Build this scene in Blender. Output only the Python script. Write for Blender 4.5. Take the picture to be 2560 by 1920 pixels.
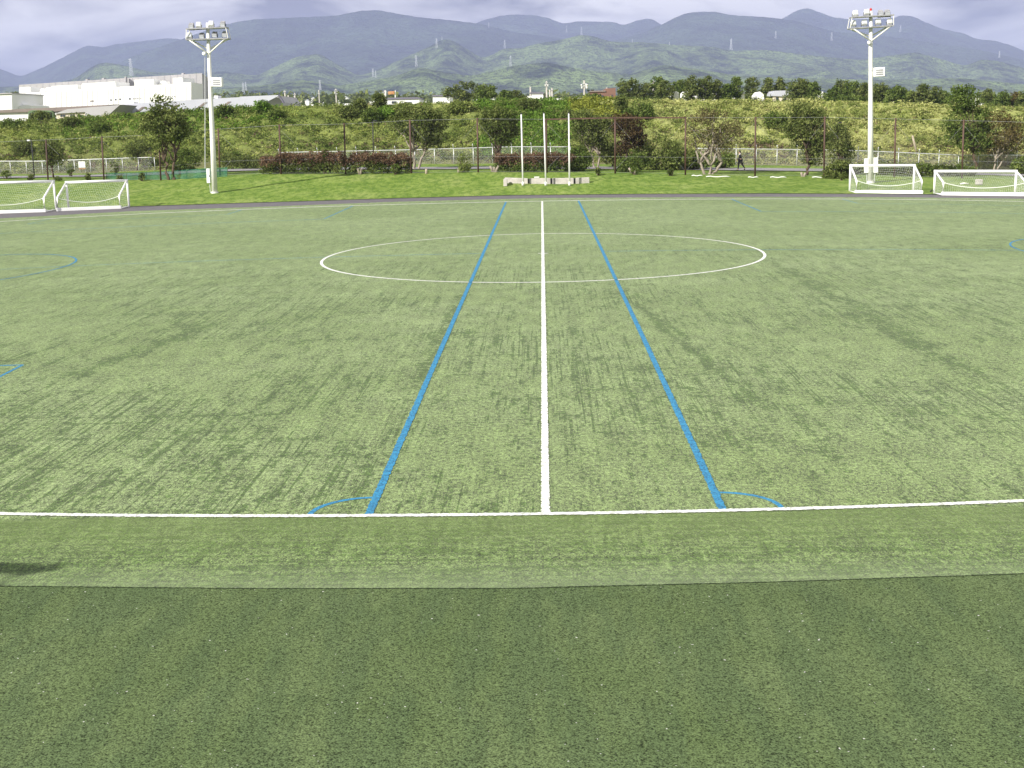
import bpy, bmesh, math, random
import numpy as np
from mathutils import Vector, Matrix
from mathutils.bvhtree import BVHTree
for o in list(bpy.data.objects): bpy.data.objects.remove(o)
S = bpy.context.scene
C = S.collection
R = math.radians
rng = np.random.default_rng(7)
random.seed(7)

# ------------------------------------------------------------------ camera
CF, CP, CYW, CR = 2985.702, 0.21101, -0.02867, -0.02207
CAM = np.array([0.0327, -15.987, 5.2485])
cyw, syw, cpi, spi, cro, sro = math.cos(CYW), math.sin(CYW), math.cos(CP), math.sin(CP), math.cos(CR), math.sin(CR)
xr = np.array([cyw, -syw, 0.]); fw = np.array([syw * cpi, cyw * cpi, -spi]); up = np.array([syw * spi, cyw * spi, cpi])
RX = xr * cro + up * sro; RU = up * cro - xr * sro
cd = bpy.data.cameras.new('camera'); cam = bpy.data.objects.new('camera', cd); C.objects.link(cam)
cd.sensor_width = 36; cd.lens = 36 * CF / 2560; cd.clip_start = 0.1; cd.clip_end = 60000
M = Matrix(((RX[0], RU[0], -fw[0], CAM[0]), (RX[1], RU[1], -fw[1], CAM[1]), (RX[2], RU[2], -fw[2], CAM[2]), (0, 0, 0, 1)))
cam.matrix_world = M
S.camera = cam
# ------------------------------------------------------------------ light
SUN_EL = 33
sd = Vector((math.cos(R(SUN_EL)) * .72, math.cos(R(SUN_EL)) * .694, -math.sin(R(SUN_EL))))
sl = bpy.data.lights.new('sun', 'SUN'); sl.energy = 4.7; sl.angle = R(0.5); sl.color = (1, .955, .87)
so = bpy.data.objects.new('sun', sl); C.objects.link(so); so.rotation_euler = sd.to_track_quat('-Z', 'Y').to_euler()
W = bpy.data.worlds.new('World'); S.world = W; W.use_nodes = True
nt = W.node_tree; nt.nodes.clear()
def N(t, ty, **k):
    n = t.nodes.new(ty)
    for a, b in k.items():
        if a in ('ops',): continue
        if hasattr(n, a): setattr(n, a, b)
        else: n.inputs[a].default_value = b
    return n
out = N(nt, 'ShaderNodeOutputWorld'); bg = N(nt, 'ShaderNodeBackground')
sky = N(nt, 'ShaderNodeTexSky'); sky.sky_type = 'NISHITA'; sky.sun_disc = False
sky.sun_elevation = R(SUN_EL); sky.sun_rotation = R(226); sky.air_density = 1.2; sky.dust_density = 1.0
tc = N(nt, 'ShaderNodeTexCoord'); sep = N(nt, 'ShaderNodeSeparateXYZ'); nt.links.new(tc.outputs['Generated'], sep.inputs[0])
mp = N(nt, 'ShaderNodeMapping'); mp.inputs['Scale'].default_value = (1, 1, 3.2); mp.inputs['Location'].default_value = (.3, .1, .42)
nt.links.new(tc.outputs['Generated'], mp.inputs[0])
nz = N(nt, 'ShaderNodeTexNoise'); nz.inputs['Scale'].default_value = 6.5; nz.inputs['Detail'].default_value = 7; nz.inputs['Roughness'].default_value = .5; nz.inputs['Distortion'].default_value = .4
nt.links.new(mp.outputs[0], nz.inputs[0])
cr = N(nt, 'ShaderNodeValToRGB')
cr.color_ramp.elements[0].position = .42; cr.color_ramp.elements[0].color = (1.05, .98, .9, 1)
cr.color_ramp.elements[1].position = .6; cr.color_ramp.elements[1].color = (8.8, 8.5, 7.9, 1)
mg = N(nt, 'ShaderNodeMapRange'); mg.inputs[1].default_value = -.45; mg.inputs[2].default_value = .1; mg.inputs[3].default_value = -.075; mg.inputs[4].default_value = .035
nt.links.new(sep.outputs[0], mg.inputs[0]); ma = N(nt, 'ShaderNodeMath'); ma.operation = 'ADD'; nt.links.new(nz.outputs[0], ma.inputs[0]); nt.links.new(mg.outputs[0], ma.inputs[1])
nt.links.new(ma.outputs[0], cr.inputs[0])
nz2 = N(nt, 'ShaderNodeTexNoise'); nz2.inputs['Scale'].default_value = 2.1; nz2.inputs['Detail'].default_value = 5
nt.links.new(mp.outputs[0], nz2.inputs[0])
mr = N(nt, 'ShaderNodeMapRange'); mr.inputs[1].default_value = .12; mr.inputs[2].default_value = .45; mr.inputs[3].default_value = 0; mr.inputs[4].default_value = 1
nt.links.new(sep.outputs[2], mr.inputs[0])
mr2 = N(nt, 'ShaderNodeMapRange'); mr2.inputs[1].default_value = .5; mr2.inputs[2].default_value = .66
nt.links.new(nz2.outputs[0], mr2.inputs[0])
mu = N(nt, 'ShaderNodeMath'); mu.operation = 'MULTIPLY'; nt.links.new(mr.outputs[0], mu.inputs[0]); nt.links.new(mr2.outputs[0], mu.inputs[1])
mx = N(nt, 'ShaderNodeMix'); mx.data_type = 'RGBA'
nt.links.new(mu.outputs[0], mx.inputs[0]); nt.links.new(cr.outputs[0], mx.inputs[6]); nt.links.new(sky.outputs[0], mx.inputs[7])
mz = N(nt, 'ShaderNodeMapRange'); mz.inputs[1].default_value = .14; mz.inputs[2].default_value = .5; mz.inputs[3].default_value = 1; mz.inputs[4].default_value = .95
nt.links.new(sep.outputs[2], mz.inputs[0])
vm = N(nt, 'ShaderNodeVectorMath'); vm.operation = 'SCALE'; nt.links.new(cr.outputs[0], vm.inputs[0]); nt.links.new(mz.outputs[0], vm.inputs['Scale'])
nt.links.new(vm.outputs[0], mx.inputs[6])      # cloud cover is thicker near the mountains, thin and bright overhead
nt.links.new(mx.outputs[2], bg.inputs[0]); bg.inputs[1].default_value = .1
nt.links.new(bg.outputs[0], out.inputs[0])
S.view_settings.view_transform = 'Standard'; S.view_settings.look = 'None'; S.view_settings.gamma = 1
S.view_settings.exposure = 0.95
S.render.engine = 'CYCLES'
S.render.resolution_x = 1024; S.render.resolution_y = 768
S.cycles.max_bounces = 5; S.cycles.transparent_max_bounces = 24; S.cycles.volume_bounces = 1

# ------------------------------------------------------------------ geometry of the view
def rayd(px, py):
    d = fw + RX * (px - 1280) / CF - RU * (py - 960) / CF
    return d
def P(px, py, Y):
    d = rayd(px, py); return CAM + d * (Y - CAM[1]) / d[1]
def G(px, py, z=0.):
    d = rayd(px, py); return CAM + d * (z - CAM[2]) / d[2]
def mpp(px, py, Y):      # metres per source pixel there
    return (Y - CAM[1]) / rayd(px, py)[1] / CF
# lens of the real pitch survey: true pitch coordinates -> ground here
LA = [3036.1234160037393, 0.2137062422164223, -0.0284098658060278, -0.021746329284565886, 5.368438411768331, 0.029723196385438126, 16.12253238588233, -0.26869875141940375]
PW = 67.73
def T(x, y):
    f, pi_, ya, ro, H, X0, D, k = LA
    dx, dy, dz = x - X0, y + D, -H
    c, s = math.cos(ya), math.sin(ya); a = dx * c - dy * s; b = dx * s + dy * c
    c, s = math.cos(pi_), math.sin(pi_); dep = b * c - dz * s; u = a / dep; v = -(b * s + dz * c) / dep
    c, s = math.cos(ro), math.sin(ro); u, v = u * c - v * s, u * s + v * c
    r2 = min(u * u + v * v, .42); q = 1 + k * r2
    g = G(1280 + f * u * q, 960 + f * v * q)
    return (g[0], g[1])

# ------------------------------------------------------------------ helpers
def tag(o, label=None, cat=None, group=None, kind=None):
    if label: o['label'] = label
    if cat: o['category'] = cat
    if group: o['group'] = group
    if kind: o['kind'] = kind
    return o
def thing(name, label, cat, loc=(0, 0, 0), rz=0, group=None):
    o = bpy.data.objects.new(name, None); C.objects.link(o); o.empty_display_size = .3
    o.location = loc; o.rotation_euler = (0, 0, rz)
    return tag(o, label, cat, group)
def mk(name, v, f, mat, parent=None, smooth=False):
    v = np.asarray(v, dtype=np.float32).reshape(-1, 3)
    me = bpy.data.meshes.new(name)
    if isinstance(f, np.ndarray):
        n, k = f.shape
        me.vertices.add(len(v)); me.vertices.foreach_set('co', v.ravel())
        me.loops.add(n * k); me.loops.foreach_set('vertex_index', f.astype(np.int32).ravel())
        me.polygons.add(n); me.polygons.foreach_set('loop_start', np.arange(0, n * k, k, dtype=np.int32))
        me.polygons.foreach_set('loop_total', np.full(n, k, dtype=np.int32))
        me.update(calc_edges=True)
    else:
        me.from_pydata([tuple(map(float, p)) for p in v], [], f); me.update()
    if smooth:
        me.polygons.foreach_set('use_smooth', np.ones(len(me.polygons), dtype=bool))
    me.materials.append(mat)
    o = bpy.data.objects.new(name, me); C.objects.link(o)
    if parent is not None: o.parent = parent
    return o
class MB:
    def __init__(s): s.v = []; s.f = []
    def quad(s, a, b, c, d):
        n = len(s.v); s.v += [tuple(a), tuple(b), tuple(c), tuple(d)]; s.f.append((n, n + 1, n + 2, n + 3))
    def box(s, c, h, m=None):   # centre, half sizes
        n = len(s.v)
        for i in (-1, 1):
            for j in (-1, 1):
                for k in (-1, 1):
                    p = Vector((h[0] * i, h[1] * j, h[2] * k))
                    if m is not None: p = m @ p
                    s.v.append((c[0] + p[0], c[1] + p[1], c[2] + p[2]))
        s.f += [tuple(n + q for q in t) for t in ((0, 1, 3, 2), (4, 6, 7, 5), (0, 4, 5, 1), (2, 3, 7, 6), (0, 2, 6, 4), (1, 5, 7, 3))]
    def bar(s, a, b, w, t=None):   # square bar from a to b
        a = Vector(a); b = Vector(b); d = b - a; L = d.length
        if L < 1e-6: return
        m = d.to_track_quat('Z', 'Y').to_matrix()
        s.box((a + b) / 2, (w / 2, (t or w) / 2, L / 2), m)
    def tube(s, pts, rad, n=8, cap=True):
        pts = [Vector(p) for p in pts]
        if not hasattr(rad, '__len__'): rad = [rad] * len(pts)
        base = len(s.v)
        for i, p in enumerate(pts):
            d = (pts[min(i + 1, len(pts) - 1)] - pts[max(i - 1, 0)])
            m = d.to_track_quat('Z', 'Y').to_matrix()
            for k in range(n):
                a = 2 * math.pi * k / n
                q = p + m @ Vector((math.cos(a) * rad[i], math.sin(a) * rad[i], 0)); s.v.append(tuple(q))
        for i in range(len(pts) - 1):
            for k in range(n):
                a = base + i * n + k; b = base + i * n + (k + 1) % n
                s.f.append((a, b, b + n, a + n))
        if cap:
            s.f.append(tuple(base + k for k in range(n))[::-1]); s.f.append(tuple(base + (len(pts) - 1) * n + k for k in range(n)))
    def wire(s, a, b, w):       # flat crossed ribbons, thin wires
        s.tube([a, b], w, 3, False)
    def prism(s, poly, dv):     # polygon of points extruded by vector dv
        n = len(s.v); k = len(poly); dv = Vector(dv)
        s.v += [tuple(p) for p in poly] + [tuple(Vector(p) + dv) for p in poly]
        s.f.append(tuple(range(n, n + k))); s.f.append(tuple(range(n + k, n + 2 * k))[::-1])
        for i in range(k):
            j = (i + 1) % k; s.f.append((n + i, n + k + i, n + k + j, n + j))
    def build(s, name, mat, parent=None, smooth=False, bevel=0):
        me = bpy.data.meshes.new(name); me.from_pydata(s.v, [], s.f); me.update()
        bm = bmesh.new(); bm.from_mesh(me); bmesh.ops.recalc_face_normals(bm, faces=bm.faces)
        if bevel: bmesh.ops.bevel(bm, geom=list(bm.edges), offset=bevel, segments=1, affect='EDGES')
        bm.to_mesh(me); bm.free()
        if smooth: me.polygons.foreach_set('use_smooth', np.ones(len(me.polygons), dtype=bool))
        me.materials.append(mat)
        o = bpy.data.objects.new(name, me); C.objects.link(o)
        if parent is not None: o.parent = parent
        return o

# ------------------------------------------------------------------ materials
def newmat(name):
    m = bpy.data.materials.new(name); m.use_nodes = True; t = m.node_tree
    return m, t, t.nodes['Principled BSDF'], t.nodes['Material Output']
def noise(t, scale, detail=4, rough=.55, vec=None, dist=0.):
    n = t.nodes.new('ShaderNodeTexNoise'); n.inputs['Scale'].default_value = scale; n.inputs['Detail'].default_value = detail
    n.inputs['Roughness'].default_value = rough; n.inputs['Distortion'].default_value = dist
    if vec is not None: t.links.new(vec, n.inputs['Vector'])
    return n.outputs[0]
def ramp(t, fac, stops, interp='LINEAR'):
    n = t.nodes.new('ShaderNodeValToRGB'); e = n.color_ramp.elements; n.color_ramp.interpolation = interp
    while len(e) < len(stops): e.new(.5)
    for i, (p, c) in enumerate(stops):
        e[i].position = p; e[i].color = (c, c, c, 1) if not hasattr(c, '__len__') else (*c, 1)
    t.links.new(fac, n.inputs[0]); return n.outputs[0]
def mix(t, fac, a, b, mode='MIX'):
    n = t.nodes.new('ShaderNodeMix'); n.data_type = 'RGBA'; n.blend_type = mode
    for i, x in ((0, fac), (6, a), (7, b)):
        if hasattr(x, 'links') or isinstance(x, bpy.types.NodeSocket): t.links.new(x, n.inputs[i])
        elif i == 0: n.inputs[0].default_value = x
        else: n.inputs[i].default_value = (*x, 1)
    return n.outputs[2]
def mth(t, op, a, b=None):
    n = t.nodes.new('ShaderNodeMath'); n.operation = op
    for i, x in enumerate((a, b)):
        if x is None: continue
        if isinstance(x, bpy.types.NodeSocket): t.links.new(x, n.inputs[i])
        else: n.inputs[i].default_value = x
    return n.outputs[0]
def pos(t, sc=(1, 1, 1), rot=(0, 0, 0)):
    g = t.nodes.new('ShaderNodeNewGeometry'); m = t.nodes.new('ShaderNodeMapping')
    m.inputs['Scale'].default_value = sc; m.inputs['Rotation'].default_value = rot
    t.links.new(g.outputs['Position'], m.inputs[0]); return m.outputs[0]
def bump(t, bs, h, strength, dist):
    b = t.nodes.new('ShaderNodeBump'); b.inputs['Strength'].default_value = strength; b.inputs['Distance'].default_value = dist
    t.links.new(h, b.inputs['Height']); t.links.new(b.outputs[0], bs.inputs['Normal'])
def plain(name, col, rough=.6, var=.15, scale=3., metal=0., spec=.3, streak=False):
    m, t, b, o = newmat(name)
    v = pos(t, (1, 1, .25) if streak else (1, 1, 1))
    n = noise(t, scale, 5, .6, v); dk = tuple(c * (1 - var * 2) for c in col)
    c = ramp(t, n, [(.3, dk), (.62, col)])
    t.links.new(c, b.inputs['Base Color']); b.inputs['Roughness'].default_value = rough; b.inputs['Metallic'].default_value = metal
    b.inputs['Specular IOR Level'].default_value = spec
    return m
def foliage(name, dark, mid, light, trans=.25, brown=None, scale=.7):
    m, t, b, o = newmat(name); t.nodes.remove(b)
    g = t.nodes.new('ShaderNodeNewGeometry')
    n = noise(t, scale, 3, .6, g.outputs['Position'])
    fac = mth(t, 'ADD', mth(t, 'MULTIPLY', g.outputs['Random Per Island'], .42), mth(t, 'MULTIPLY', mth(t, 'SUBTRACT', n, .2), 1.05))
    st = [(.22, dark), (.5, mid), (.8, light)]
    c = ramp(t, fac, st)
    if brown:
        n2 = noise(t, scale * .6, 2, .5, g.outputs['Position'])
        c = mix(t, ramp(t, n2, [(.48, 0), (.6, .85)]), c, brown)
    d = t.nodes.new('ShaderNodeBsdfDiffuse'); tr = t.nodes.new('ShaderNodeBsdfTranslucent'); ms = t.nodes.new('ShaderNodeMixShader')
    t.links.new(c, d.inputs[0]); t.links.new(mix(t, .5, c, light), tr.inputs[0]); ms.inputs[0].default_value = trans
    t.links.new(d.outputs[0], ms.inputs[1]); t.links.new(tr.outputs[0], ms.inputs[2]); t.links.new(ms.outputs[0], o.inputs[0])
    return m

# turf
def turf_mat():
    m, t, b, o = newmat('artificial_turf')
    p = pos(t)
    n_big = noise(t, .11, 3, .5, p, .6)
    n_mid = noise(t, .5, 5, .7, p)
    sy = noise(t, 1.0, 2, .6, pos(t, (2.6, .1, 1)))            # brush tracks running away
    sy2 = noise(t, 1.0, 3, .7, pos(t, (14, .15, 1), (0, 0, R(.8))))
    sx = noise(t, 1.0, 3, .65, pos(t, (.13, 2.2, 1)))          # brush tracks across
    sd_ = noise(t, 1.0, 3, .6, pos(t, (2.6, .16, 1), (0, 0, R(-9))), .3)
    f1 = noise(t, 7, 4, .8, pos(t, (1, .7, 1)))
    f2 = noise(t, 44, 1.5, .6, p)
    f3 = noise(t, 15, 2, .7, pos(t, (1, .7, 1)))
    f4 = noise(t, 1.9, 3, .7, pos(t, (1, .45, 1)))
    base = ramp(t, n_big, [(.33, (.142, .197, .068)), (.62, (.184, .242, .102))])
    base = mix(t, ramp(t, n_mid, [(.35, .45), (.62, 0)]), base, (.122, .178, .052))
    # worn / pressed pile: dark flecks gather along the tracks
    trk = mth(t, 'MAXIMUM', mth(t, 'MULTIPLY', ramp(t, sy, [(.5, 0), (.62, 1)]), .6), mth(t, 'MAXIMUM', mth(t, 'MULTIPLY', ramp(t, sx, [(.5, 0), (.62, 1)]), .6), mth(t, 'MULTIPLY', ramp(t, sd_, [(.52, 0), (.64, 1)]), .6)))
    trk = mth(t, 'MAXIMUM', trk, mth(t, 'MULTIPLY', ramp(t, sy2, [(.5, 0), (.6, 1)]), 1.))
    trk = mth(t, 'MULTIPLY', trk, ramp(t, noise(t, .13, 3, .6, p), [(.4, .22), (.54, 1)]))
    # two long drag tracks across the right half
    gp_ = t.nodes.new('ShaderNodeNewGeometry'); sp_ = t.nodes.new('ShaderNodeSeparateXYZ'); t.links.new(gp_.outputs['Position'], sp_.inputs[0])
    for (q0, q1, wd_) in ((G(1870, 620), G(2560, 1010), .55), (G(1560, 730), G(1990, 1090), .3), (G(1180, 700), G(1010, 1010), .3), (G(560, 800), G(120, 960), .6)):
        dx, dy = q1[0] - q0[0], q1[1] - q0[1]; L_ = math.hypot(dx, dy); nx_, ny_ = -dy / L_, dx / L_; c_ = nx_ * q0[0] + ny_ * q0[1]
        dd = mth(t, 'ABSOLUTE', mth(t, 'SUBTRACT', mth(t, 'ADD', mth(t, 'MULTIPLY', sp_.outputs[0], nx_), mth(t, 'MULTIPLY', sp_.outputs[1], ny_)), c_))
        al = mth(t, 'DIVIDE', mth(t, 'ADD', mth(t, 'MULTIPLY', mth(t, 'SUBTRACT', sp_.outputs[0], float(q0[0])), dx / L_), mth(t, 'MULTIPLY', mth(t, 'SUBTRACT', sp_.outputs[1], float(q0[1])), dy / L_)), L_)
        m_ = mth(t, 'MULTIPLY', ramp(t, mth(t, 'ADD', mth(t, 'MULTIPLY', dd, .5 / wd_), mth(t, 'MULTIPLY', mth(t, 'SUBTRACT', n_mid, .5), 1.6)), [(.1, 1), (.55, 0)]), ramp(t, al, [(-.0, 0), (.15, 1), (.85, 1), (1., 0)]))
        trk = mth(t, 'MAXIMUM', trk, mth(t, 'MULTIPLY', m_, .8))
    # outside the near touchline the pile is brushed along the line and trodden darker
    out_ = ramp(t, mth(t, 'ADD', mth(t, 'MULTIPLY', sp_.outputs[1], 1.), .5), [(.42, 1), (.5, 0)])
    sxn = ramp(t, noise(t, 1., 3, .7, pos(t, (.35, 7, 1))), [(.42, .1), (.6, 1)])
    trk = mix(t, out_, trk, sxn)
    trk = mth(t, 'MULTIPLY', trk, ramp(t, mth(t, 'ADD', mth(t, 'MULTIPLY', sp_.outputs[1], .0125), mth(t, 'MULTIPLY', n_big, .2)), [(.3, 1), (.62, .4)]))   # painted fade: seen at a grazing angle, the far pile hides its dark gaps
    f1 = mth(t, 'ADD', mth(t, 'MULTIPLY', f1, .55), mth(t, 'MULTIPLY', noise(t, 2.4, 4, .8, pos(t, (1.3, .4, 1))), .45))
    thr = mth(t, 'ADD', f1, mth(t, 'MULTIPLY', trk, .14))
    fleck = ramp(t, thr, [(.54, 0), (.615, 1)])
    base = mix(t, mth(t, 'MULTIPLY', fleck, .85), base, (.028, .066, .005))
    base = mix(t, mth(t, 'MULTIPLY', trk, .1), base, (.075, .118, .022))
    base = mix(t, mth(t, 'MULTIPLY', out_, .45), base, (.08, .132, .028))
    g = mth(t, 'ADD', mth(t, 'MULTIPLY', f2, .5), mth(t, 'ADD', mth(t, 'MULTIPLY', f3, .36), mth(t, 'MULTIPLY', f4, .14)))
    fine = ramp(t, g, [(.4, .1), (.455, .55), (.5, 1.), (.545, 1.3), (.6, 2.1)])
    mm = t.nodes.new('ShaderNodeMix'); mm.data_type = 'RGBA'; mm.blend_type = 'MULTIPLY'; mm.inputs[0].default_value = 1
    t.links.new(base, mm.inputs[6]); t.links.new(fine, mm.inputs[7]); base = mm.outputs[2]
    # spilt pale sand along the stand side
    g2 = t.nodes.new('ShaderNodeNewGeometry'); s = t.nodes.new('ShaderNodeSeparateXYZ'); t.links.new(g2.outputs['Position'], s.inputs[0])
    yw = mth(t, 'ADD', s.outputs[1], mth(t, 'MULTIPLY', n_mid, .7))
    band = ramp(t, mth(t, 'MULTIPLY', mth(t, 'ADD', yw, 4.), .25), [(0., .5), (.36, .55), (.62, 0)])
    base = mix(t, band, base, (.165, .21, .115))
    bandd = ramp(t, mth(t, 'MULTIPLY', mth(t, 'ADD', yw, 2.2), .4), [(.3, 0), (.7, .4), (.97, .55), (1., 0)])
    base = mix(t, bandd, base, (.095, .145, .028))
    t.links.new(base, b.inputs['Base Color']); b.inputs['Roughness'].default_value = .85; b.inputs['Specular IOR Level'].default_value = .15
    b.inputs['Sheen Weight'].default_value = .17; b.inputs['Sheen Roughness'].default_value = .4; b.inputs['Sheen Tint'].default_value = (.95, 1, .8, 1)
    h = mth(t, 'ADD', mth(t, 'MULTIPLY', f3, .5), mth(t, 'MULTIPLY', f2, .5))
    bump(t, b, h, .8, .03)
    return m
def line_mat(name, col, wear):
    m, t, b, o = newmat(name)
    p = pos(t); f2 = noise(t, 30, 2, .6, p); f1 = noise(t, 8, 3, .6, p)
    c = ramp(t, mth(t, 'ADD', mth(t, 'MULTIPLY', f2, .6), mth(t, 'MULTIPLY', f1, .4)), [(.4, wear), (.55, col)])
    t.links.new(c, b.inputs['Base Color']); b.inputs['Roughness'].default_value = .8
    bump(t, b, f2, .6, .02)
    return m
def lawn_mat():
    m, t, b, o = newmat('lawn_grass'); p = pos(t)
    n1 = noise(t, .25, 4, .6, p, .4); n2 = noise(t, 2.2, 4, .65, pos(t, (1, .5, 1))); n3 = noise(t, 14, 2, .6, p)
    c = ramp(t, n1, [(.32, (.14, .21, .038)), (.52, (.205, .278, .06)), (.7, (.27, .32, .1))])
    c = mix(t, ramp(t, n2, [(.4, .65), (.58, 0)]), c, (.055, .12, .012))
    c = mix(t, ramp(t, n3, [(.4, .4), (.6, 0)]), c, (.06, .11, .015))
    t.links.new(c, b.inputs['Base Color']); b.inputs['Roughness'].default_value = .9; b.inputs['Specular IOR Level'].default_value = .1
    bump(t, b, n2, .8, .15); return m
def bank_mat():
    m, t, b, o = newmat('bank_soil_and_weeds'); p = pos(t)
    n1 = noise(t, .12, 4, .6, p, .5); n2 = noise(t, .9, 5, .7, p); n3 = noise(t, 5, 2, .6, p)
    g2 = t.nodes.new('ShaderNodeNewGeometry'); s = t.nodes.new('ShaderNodeSeparateXYZ'); t.links.new(g2.outputs['Position'], s.inputs[0])
    xx = ramp(t, mth(t, 'ADD', mth(t, 'MULTIPLY', s.outputs[0], .0125), .5), [(.3, 0), (.75, 1)])
    c = mix(t, xx, ramp(t, n1, [(.35, (.11, .15, .032)), (.6, (.2, .235, .065))]), ramp(t, n1, [(.35, (.22, .26, .07)), (.6, (.36, .38, .14))]))
    c = mix(t, ramp(t, n2, [(.42, .6), (.56, 0)]), c, (.11, .13, .04))
    zz = ramp(t, mth(t, 'MULTIPLY', s.outputs[2], .2), [(.25, .75), (.8, 0)])
    c = mix(t, zz, c, (.16, .145, .085))
    t.links.new(c, b.inputs['Base Color']); b.inputs['Roughness'].default_value = .95; b.inputs['Specular IOR Level'].default_value = .05
    bump(t, b, n2, 1, .5); return m
def forest_mat(name, seed, light, dark, sc):
    m, t, b, o = newmat(name); p = pos(t, (1, 1, 1.6))
    n1 = noise(t, sc * 3, 5, .65, p); n2 = noise(t, sc * 14, 3, .7, p); n3 = noise(t, sc, 4, .5, p, .4)
    c = ramp(t, n1, [(.42, dark), (.56, light)])
    c = mix(t, ramp(t, n3, [(.46, 0), (.58, .8)]), c, tuple(x * 1.7 for x in light))
    c = mix(t, ramp(t, n2, [(.38, .7), (.55, 0)]), c, tuple(x * .35 for x in dark))
    t.links.new(c, b.inputs['Base Color']); b.inputs['Roughness'].default_value = 1; b.inputs['Specular IOR Level'].default_value = 0
    bump(t, b, mth(t, 'ADD', n1, mth(t, 'MULTIPLY', n2, .3)), 1., 110); return m

def older_turf_mat():  # own colour of the older, darker turf
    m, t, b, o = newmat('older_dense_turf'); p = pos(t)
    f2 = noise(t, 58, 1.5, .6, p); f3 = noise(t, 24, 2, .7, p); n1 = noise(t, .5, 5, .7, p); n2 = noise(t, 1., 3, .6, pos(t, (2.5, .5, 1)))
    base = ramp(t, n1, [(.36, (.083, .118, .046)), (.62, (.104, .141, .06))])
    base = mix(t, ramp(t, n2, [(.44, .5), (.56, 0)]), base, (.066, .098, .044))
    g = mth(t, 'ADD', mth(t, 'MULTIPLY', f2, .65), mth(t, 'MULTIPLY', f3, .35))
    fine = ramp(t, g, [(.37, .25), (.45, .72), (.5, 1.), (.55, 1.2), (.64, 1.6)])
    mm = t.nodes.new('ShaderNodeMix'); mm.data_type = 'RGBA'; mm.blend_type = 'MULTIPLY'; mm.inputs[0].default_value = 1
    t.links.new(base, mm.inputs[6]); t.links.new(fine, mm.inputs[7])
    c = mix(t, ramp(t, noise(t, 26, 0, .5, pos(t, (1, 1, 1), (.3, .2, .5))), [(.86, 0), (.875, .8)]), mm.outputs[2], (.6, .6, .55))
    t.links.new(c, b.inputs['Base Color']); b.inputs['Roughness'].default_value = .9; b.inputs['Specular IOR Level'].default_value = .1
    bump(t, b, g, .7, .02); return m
M_turf2 = older_turf_mat()
M_turf = turf_mat(); M_lawn = lawn_mat(); M_bank = bank_mat()
M_wline = line_mat('white_line_fibre', (.86, .86, .84), (.42, .44, .38))
M_bline = line_mat('blue_line_fibre', (.03, .24, .43), (.014, .1, .2))
M_asph = plain('asphalt', (.135, .125, .135), .9, .12, 1.3)
M_path = plain('path_paving', (.26, .25, .26), .9, .12, 1.)
M_white = plain('white_paint', (.84, .84, .83), .35, .04, 1.2, streak=True)
M_white2 = plain('weathered_white_paint', (.8, .79, .74), .5, .1, .9, streak=True)
M_galv = plain('galvanised_steel', (.62, .63, .64), .4, .08, 2, .3)
M_rust = plain('brown_steel', (.105, .06, .045), .6, .2, 2.5, streak=True)
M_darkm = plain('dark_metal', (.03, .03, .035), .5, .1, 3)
M_conc = plain('concrete', (.5, .47, .43), .9, .17, 1.6)
M_bark = plain('bark', (.12, .085, .06), .95, .25, 6)
M_barkp = plain('pale_bark', (.36, .31, .25), .95, .25, 5)
M_wood = plain('weathered_wood', (.42, .36, .27), .9, .2, 4)
M_net = plain('white_cord', (.82, .84, .8), .8, .02, 1)
M_cable = plain('cable', (.06, .05, .05), .6, .05, 1)
M_grey = plain('grey_cladding', (.42, .41, .42), .7, .06, .2, streak=True)
M_wall = plain('white_wall', (.82, .82, .8), .7, .03, .1, streak=True)
M_cream = plain('cream_wall', (.7, .62, .5), .8, .05, .3)
M_roof = plain('pale_metal_roof', (.52, .53, .6), .45, .07, .12, .1)
M_roofb = plain('brown_grey_roof', (.23, .19, .17), .8, .1, .3)
M_roofd = plain('dark_roof', (.17, .16, .21), .7, .1, .3)
M_brick = plain('red_brick', (.21, .115, .085), .85, .12, .6)
M_glass = plain('dark_window', (.05, .06, .08), .15, .05, 1, spec=.6)
M_arm = plain('dull_steel', (.34, .34, .36), .5, .15, 3)
M_green = plain('green_steel', (.13, .2, .09), .6, .1, 1)
M_red = plain('red_cap', (.5, .02, .02), .5, .05, 1)
M_orange = plain('orange_board', (.75, .33, .12), .6, .1, 2)
M_lens = plain('lamp_glass', (.5, .52, .55), .1, .02, 1, spec=.8)
M_black = plain('black_cloth', (.018, .02, .022), .9, .1, 5)
M_skin = plain('skin', (.45, .28, .2), .6, .05, 5)
M_lattice = plain('pylon_steel', (.6, .62, .63), .5, .03, .1)

L_mid = foliage('leaf_mid_green', (.032, .055, .012), (.095, .14, .03), (.2, .245, .07))
L_dark = foliage('leaf_dark_green', (.04, .06, .015), (.1, .13, .036), (.22, .245, .08))
L_pale = foliage('leaf_pale_green', (.07, .1, .024), (.165, .21, .055), (.3, .33, .11))
L_red = foliage('leaf_red_tipped', (.05, .04, .022), (.15, .095, .06), (.29, .19, .125))
L_brown = foliage('leaf_autumn', (.04, .035, .012), (.1, .085, .03), (.19, .15, .06))
L_kudzu = foliage('leaf_kudzu', (.035, .07, .01), (.1, .18, .025), (.2, .32, .06))
L_yellow = foliage('leaf_yellow_green', (.1, .12, .015), (.21, .24, .035), (.33, .35, .08))
L_weed = foliage('weed_green', (.09, .125, .025), (.22, .27, .062), (.36, .4, .11))
L_dry = foliage('weed_dry', (.22, .25, .07), (.38, .4, .14), (.52, .52, .22))
L_bweed = foliage('weed_brown', (.08, .065, .04), (.17, .13, .08), (.26, .2, .14))
M_screen = foliage('green_mesh_cloth', (.02, .12, .08), (.05, .2, .14), (.1, .3, .2), .4)

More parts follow.
